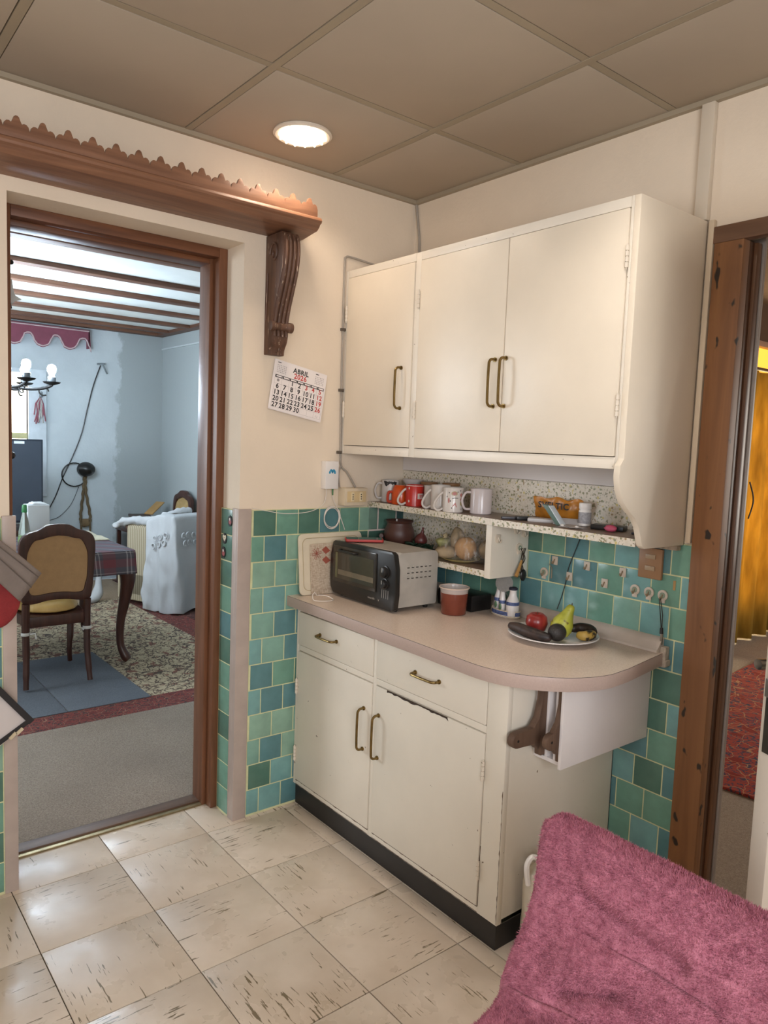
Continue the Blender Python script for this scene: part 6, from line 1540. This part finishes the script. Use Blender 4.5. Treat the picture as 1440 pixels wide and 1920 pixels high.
# ==================================================================== JUG AND TOWELLED CHAIR
jg = thing('plastic_jug', 'translucent white plastic jug with handle beside the base cabinet', 'jug', (-.455, -1.225, 0))
jm = M('milky_plastic', 'c9bda9', .35, .1, 10)
MB().lathe([(.04, .0005), (.056, .003), (.060, .02), (.058, .15), (.060, .23), (.050, .265), (.030, .285), (.022, .300), (.022, .315)], (0, 0, 0), 28).build('body', jm, jg, local=True, smooth=True)
MB().tube(smooth_path([(-.015, .004, .305), (-.045, .010, .322), (-.066, .012, .300), (-.060, .008, .245)], 6), .008, 8).build('handle', white_pl, jg, local=True, smooth=True)
MB().lathe([(.0604, .06), (.0612, .062), (.0600, .12), (.0592, .122)], (0, 0, 0), 28, cap=False).build('label_band', M('jug_label', 'b3b39a', .5, .35, 40), jg, local=True, smooth=True)

kc_ = thing('kitchen_chair', 'kitchen chair hidden under a pink towel', 'chair', (-1.30, -1.90, 0))
seatw = wood('kitchen_chair_wood', '6d4a2c', '8a6440', 2, 5, .5)
YL, YR = -1.684, -2.145
MB().box(-1.55, -1.13, YR+.02, YL-.02, .410, .435).build('seat', seatw, kc_, bevel=.008)
MB().frame_box((-1.094, YR+.03, .55), (.022, 0, 0), (0, YL-YR-.06, 0), (.070, 0, .205)).build('backrest', seatw, kc_, bevel=.008)
for x, y in ((-1.52, YL-.05), (-1.52, YR+.05)): MB().tube([(x, y, .43), (x-.01, y, .002)], [.018, .015], 10).build('leg', seatw, kc_, smooth=True)
for y in (YL-.045, YR+.045): MB().tube([(-1.045, y, .74), (-1.125, y, .45), (-1.10, y, .20), (-1.07, y, .002)], [.015, .017, .017, .015], 10).build('leg', seatw, kc_, smooth=True)
# towel surface
tw = thing('pink_towel', 'dusty pink terry towel draped over the kitchen chair', 'towel', (-1.2, -1.9, .45))
prof = smooth_path([(-1.005, 0, .42), (-.992, 0, .60), (-.988, 0, .72), (-.992, 0, .785), (-1.022, 0, .804), (-1.052, 0, .790), (-1.073, 0, .73), (-1.103, 0, .63), (-1.130, 0, .57), (-1.160, 0, .505), (-1.215, 0, .487), (-1.32, 0, .492), (-1.45, 0, .490), (-1.545, 0, .478), (-1.585, 0, .445), (-1.595, 0, .38), (-1.598, 0, .32)], 14)
cum = [0]
for a, b in zip(prof, prof[1:]): cum.append(cum[-1]+(b-a).length)
NPF = len(prof); NW = 150
CREASES = [(-1.785, .715, -1.965, .700, -.016, .016), (-1.80, .745, -1.99, .735, .012, .022), (-1.79, .56, -1.87, .585, -.018, .018), (-1.78, .60, -1.88, .64, .010, .03)]
P0 = np.zeros((NPF, NW, 3)); Nn = np.zeros((NPF, NW, 3))
for i, p in enumerate(prof):
    t_ = (prof[min(i+1, NPF-1)]-prof[max(i-1, 0)]).normalized(); nrm_ = Vector((t_.z, 0, -t_.x))
    if nrm_.dot(p-Vector((-1.12, 0, .5))) < 0 and i < 60: pass
    isback = p.z > .52 and p.x > -1.15
    for j in range(NW):
        v = j/(NW-1); y = YL+.012+(YR-YL-.024)*v
        s_ = cum[i]
        d_ = (.010 if p.z < .72 else .003)*nz(s_*5, y*5, 1)+(.005 if p.z < .72 else .002)*nz(s_*14, y*14, 2)
        # long diagonal creases
        if p.x < -1.03 and p.z > .5:
            for (ya_, za_, yb_, zb_, am, wd_) in CREASES:
                ay, az = y-ya_, p.z-za_; by, bz = yb_-ya_, zb_-za_; L2_ = by*by+bz*bz
                tt = (ay*by+az*bz)/L2_; tc_ = max(0, min(1, tt)); dd2 = math.hypot(ay-by*tc_, az-bz*tc_)
                d_ += am*math.exp(-(dd2/wd_)**2)
        q2 = (y+2.07)*.9+(p.x+1.15)*.9
        d_ += .022*math.exp(-(q2/.035)**2)*(1 if p.x < -1.05 else .3)
        ed = min(v, 1-v); rnd = max(0, 1-ed/.06)
        off = -.012*rnd**2
        if not isback and p.x < -1.15: y2 = y; zoff = -.030*rnd**2+.016*math.sin(math.pi*min(1, ed*2.2))
        else: zoff = -.012*rnd**2 if p.z > .8 else 0
        lump = max(0, min(1, (YL-.04-y)/.22)); lump = lump*lump*(3-2*lump)
        if p.x < -1.05 and p.z < .66: zoff += .07*lump*math.exp(-((p.x+1.20)/.085)**2)
        n_ = nrm_
        P0[i, j] = (p.x+n_.x*(d_+off), y+(.010*nz(s_*6, v*2, 6)), p.z+n_.z*(d_+off)+zoff)
vs = [tuple(x) for x in P0.reshape(-1, 3)]; fs = []
for i in range(NPF-1):
    for j in range(NW-1): a = i*NW+j; fs.append((a, a+1, a+NW+1, a+NW))
def mk_towel():
    t = NT('pink_terry'); v = t.coord()
    col = t.ramp(t.noise(v, 60, 5, .7), [(.3, lin('a6566a')), (.7, lin('dd8c9e'))])
    t.bump(t.noise(v, 380, 3, .7), .9, .006)
    m = t.done(col, .95); t.b.inputs['Sheen Weight'].default_value = .25; t.b.inputs['Sheen Tint'].default_value = lin('e0a0ae'); return m
towel_m = mk_towel()
MB().add(vs, fs).build('cloth', towel_m, tw, smooth='all', solid=.010)
# side walls of the towel hanging over the left edge of the back
# pile: many short loops standing on the cloth
rng = np.random.default_rng(4)
NB = 150000
ii = rng.uniform(8, NPF-2.001, NB); jj = rng.uniform(0, NW-1.001, NB); i0 = ii.astype(int); j0 = jj.astype(int); fi = (ii-i0)[:, None]; fj = (jj-j0)[:, None]
pos = P0[i0, j0]*(1-fi)*(1-fj)+P0[i0+1, j0]*fi*(1-fj)+P0[i0, j0+1]*(1-fi)*fj+P0[i0+1, j0+1]*fi*fj
du = P0[i0+1, j0]-P0[i0, j0]; dv = P0[i0, j0+1]-P0[i0, j0]
nr = np.cross(dv, du); nr /= np.linalg.norm(nr, axis=1)[:, None]+1e-9
ctr = np.array([-1.20, -1.9, .40]); 
mid = np.where((pos[:, :1] > -1.15) & (pos[:, 2:] > .52), np.array([-1.085+0*1, -1.9, .60]), np.array([-1.32, -1.9, .30]))
flip = np.sign(np.sum(nr*(pos-mid), axis=1)); backside = (pos[:, 0] > -1.022) & (pos[:, 2] > .5)
nr *= np.where(flip == 0, 1, flip)[:, None]
ref = np.zeros_like(nr); ref[:, 0] = -1; frontmask = (pos[:, 0] < -1.03) & (pos[:, 2] > .55)
sg = np.sign(np.sum(nr*ref, axis=1)); nr[frontmask] *= np.where(sg[frontmask] == 0, 1, sg[frontmask])[:, None]
nr[backside] *= np.where(nr[backside, 0] < 0, -1, 1)[:, None]
base_ = pos+nr*.004; rd_ = rng.normal(0, 1, (NB, 3)); tipd = nr*.0042+rd_*.0018
side_ = np.cross(nr, rd_); side_ /= np.linalg.norm(side_, axis=1)[:, None]+1e-9; side_ *= .0009
tri = np.stack([base_-side_, base_+side_, base_+tipd], 1).reshape(-1, 3)
me = bpy.data.meshes.new('pile'); me.from_pydata([tuple(x) for x in (tri-np.array([-1.2, -1.9, .45])).tolist()], [], [(3*k, 3*k+1, 3*k+2) for k in range(NB)]); me.materials.append(towel_m)
po2 = bpy.data.objects.new('pile', me); COL.objects.link(po2); po2.parent = tw; po2['kind'] = 'stuff'
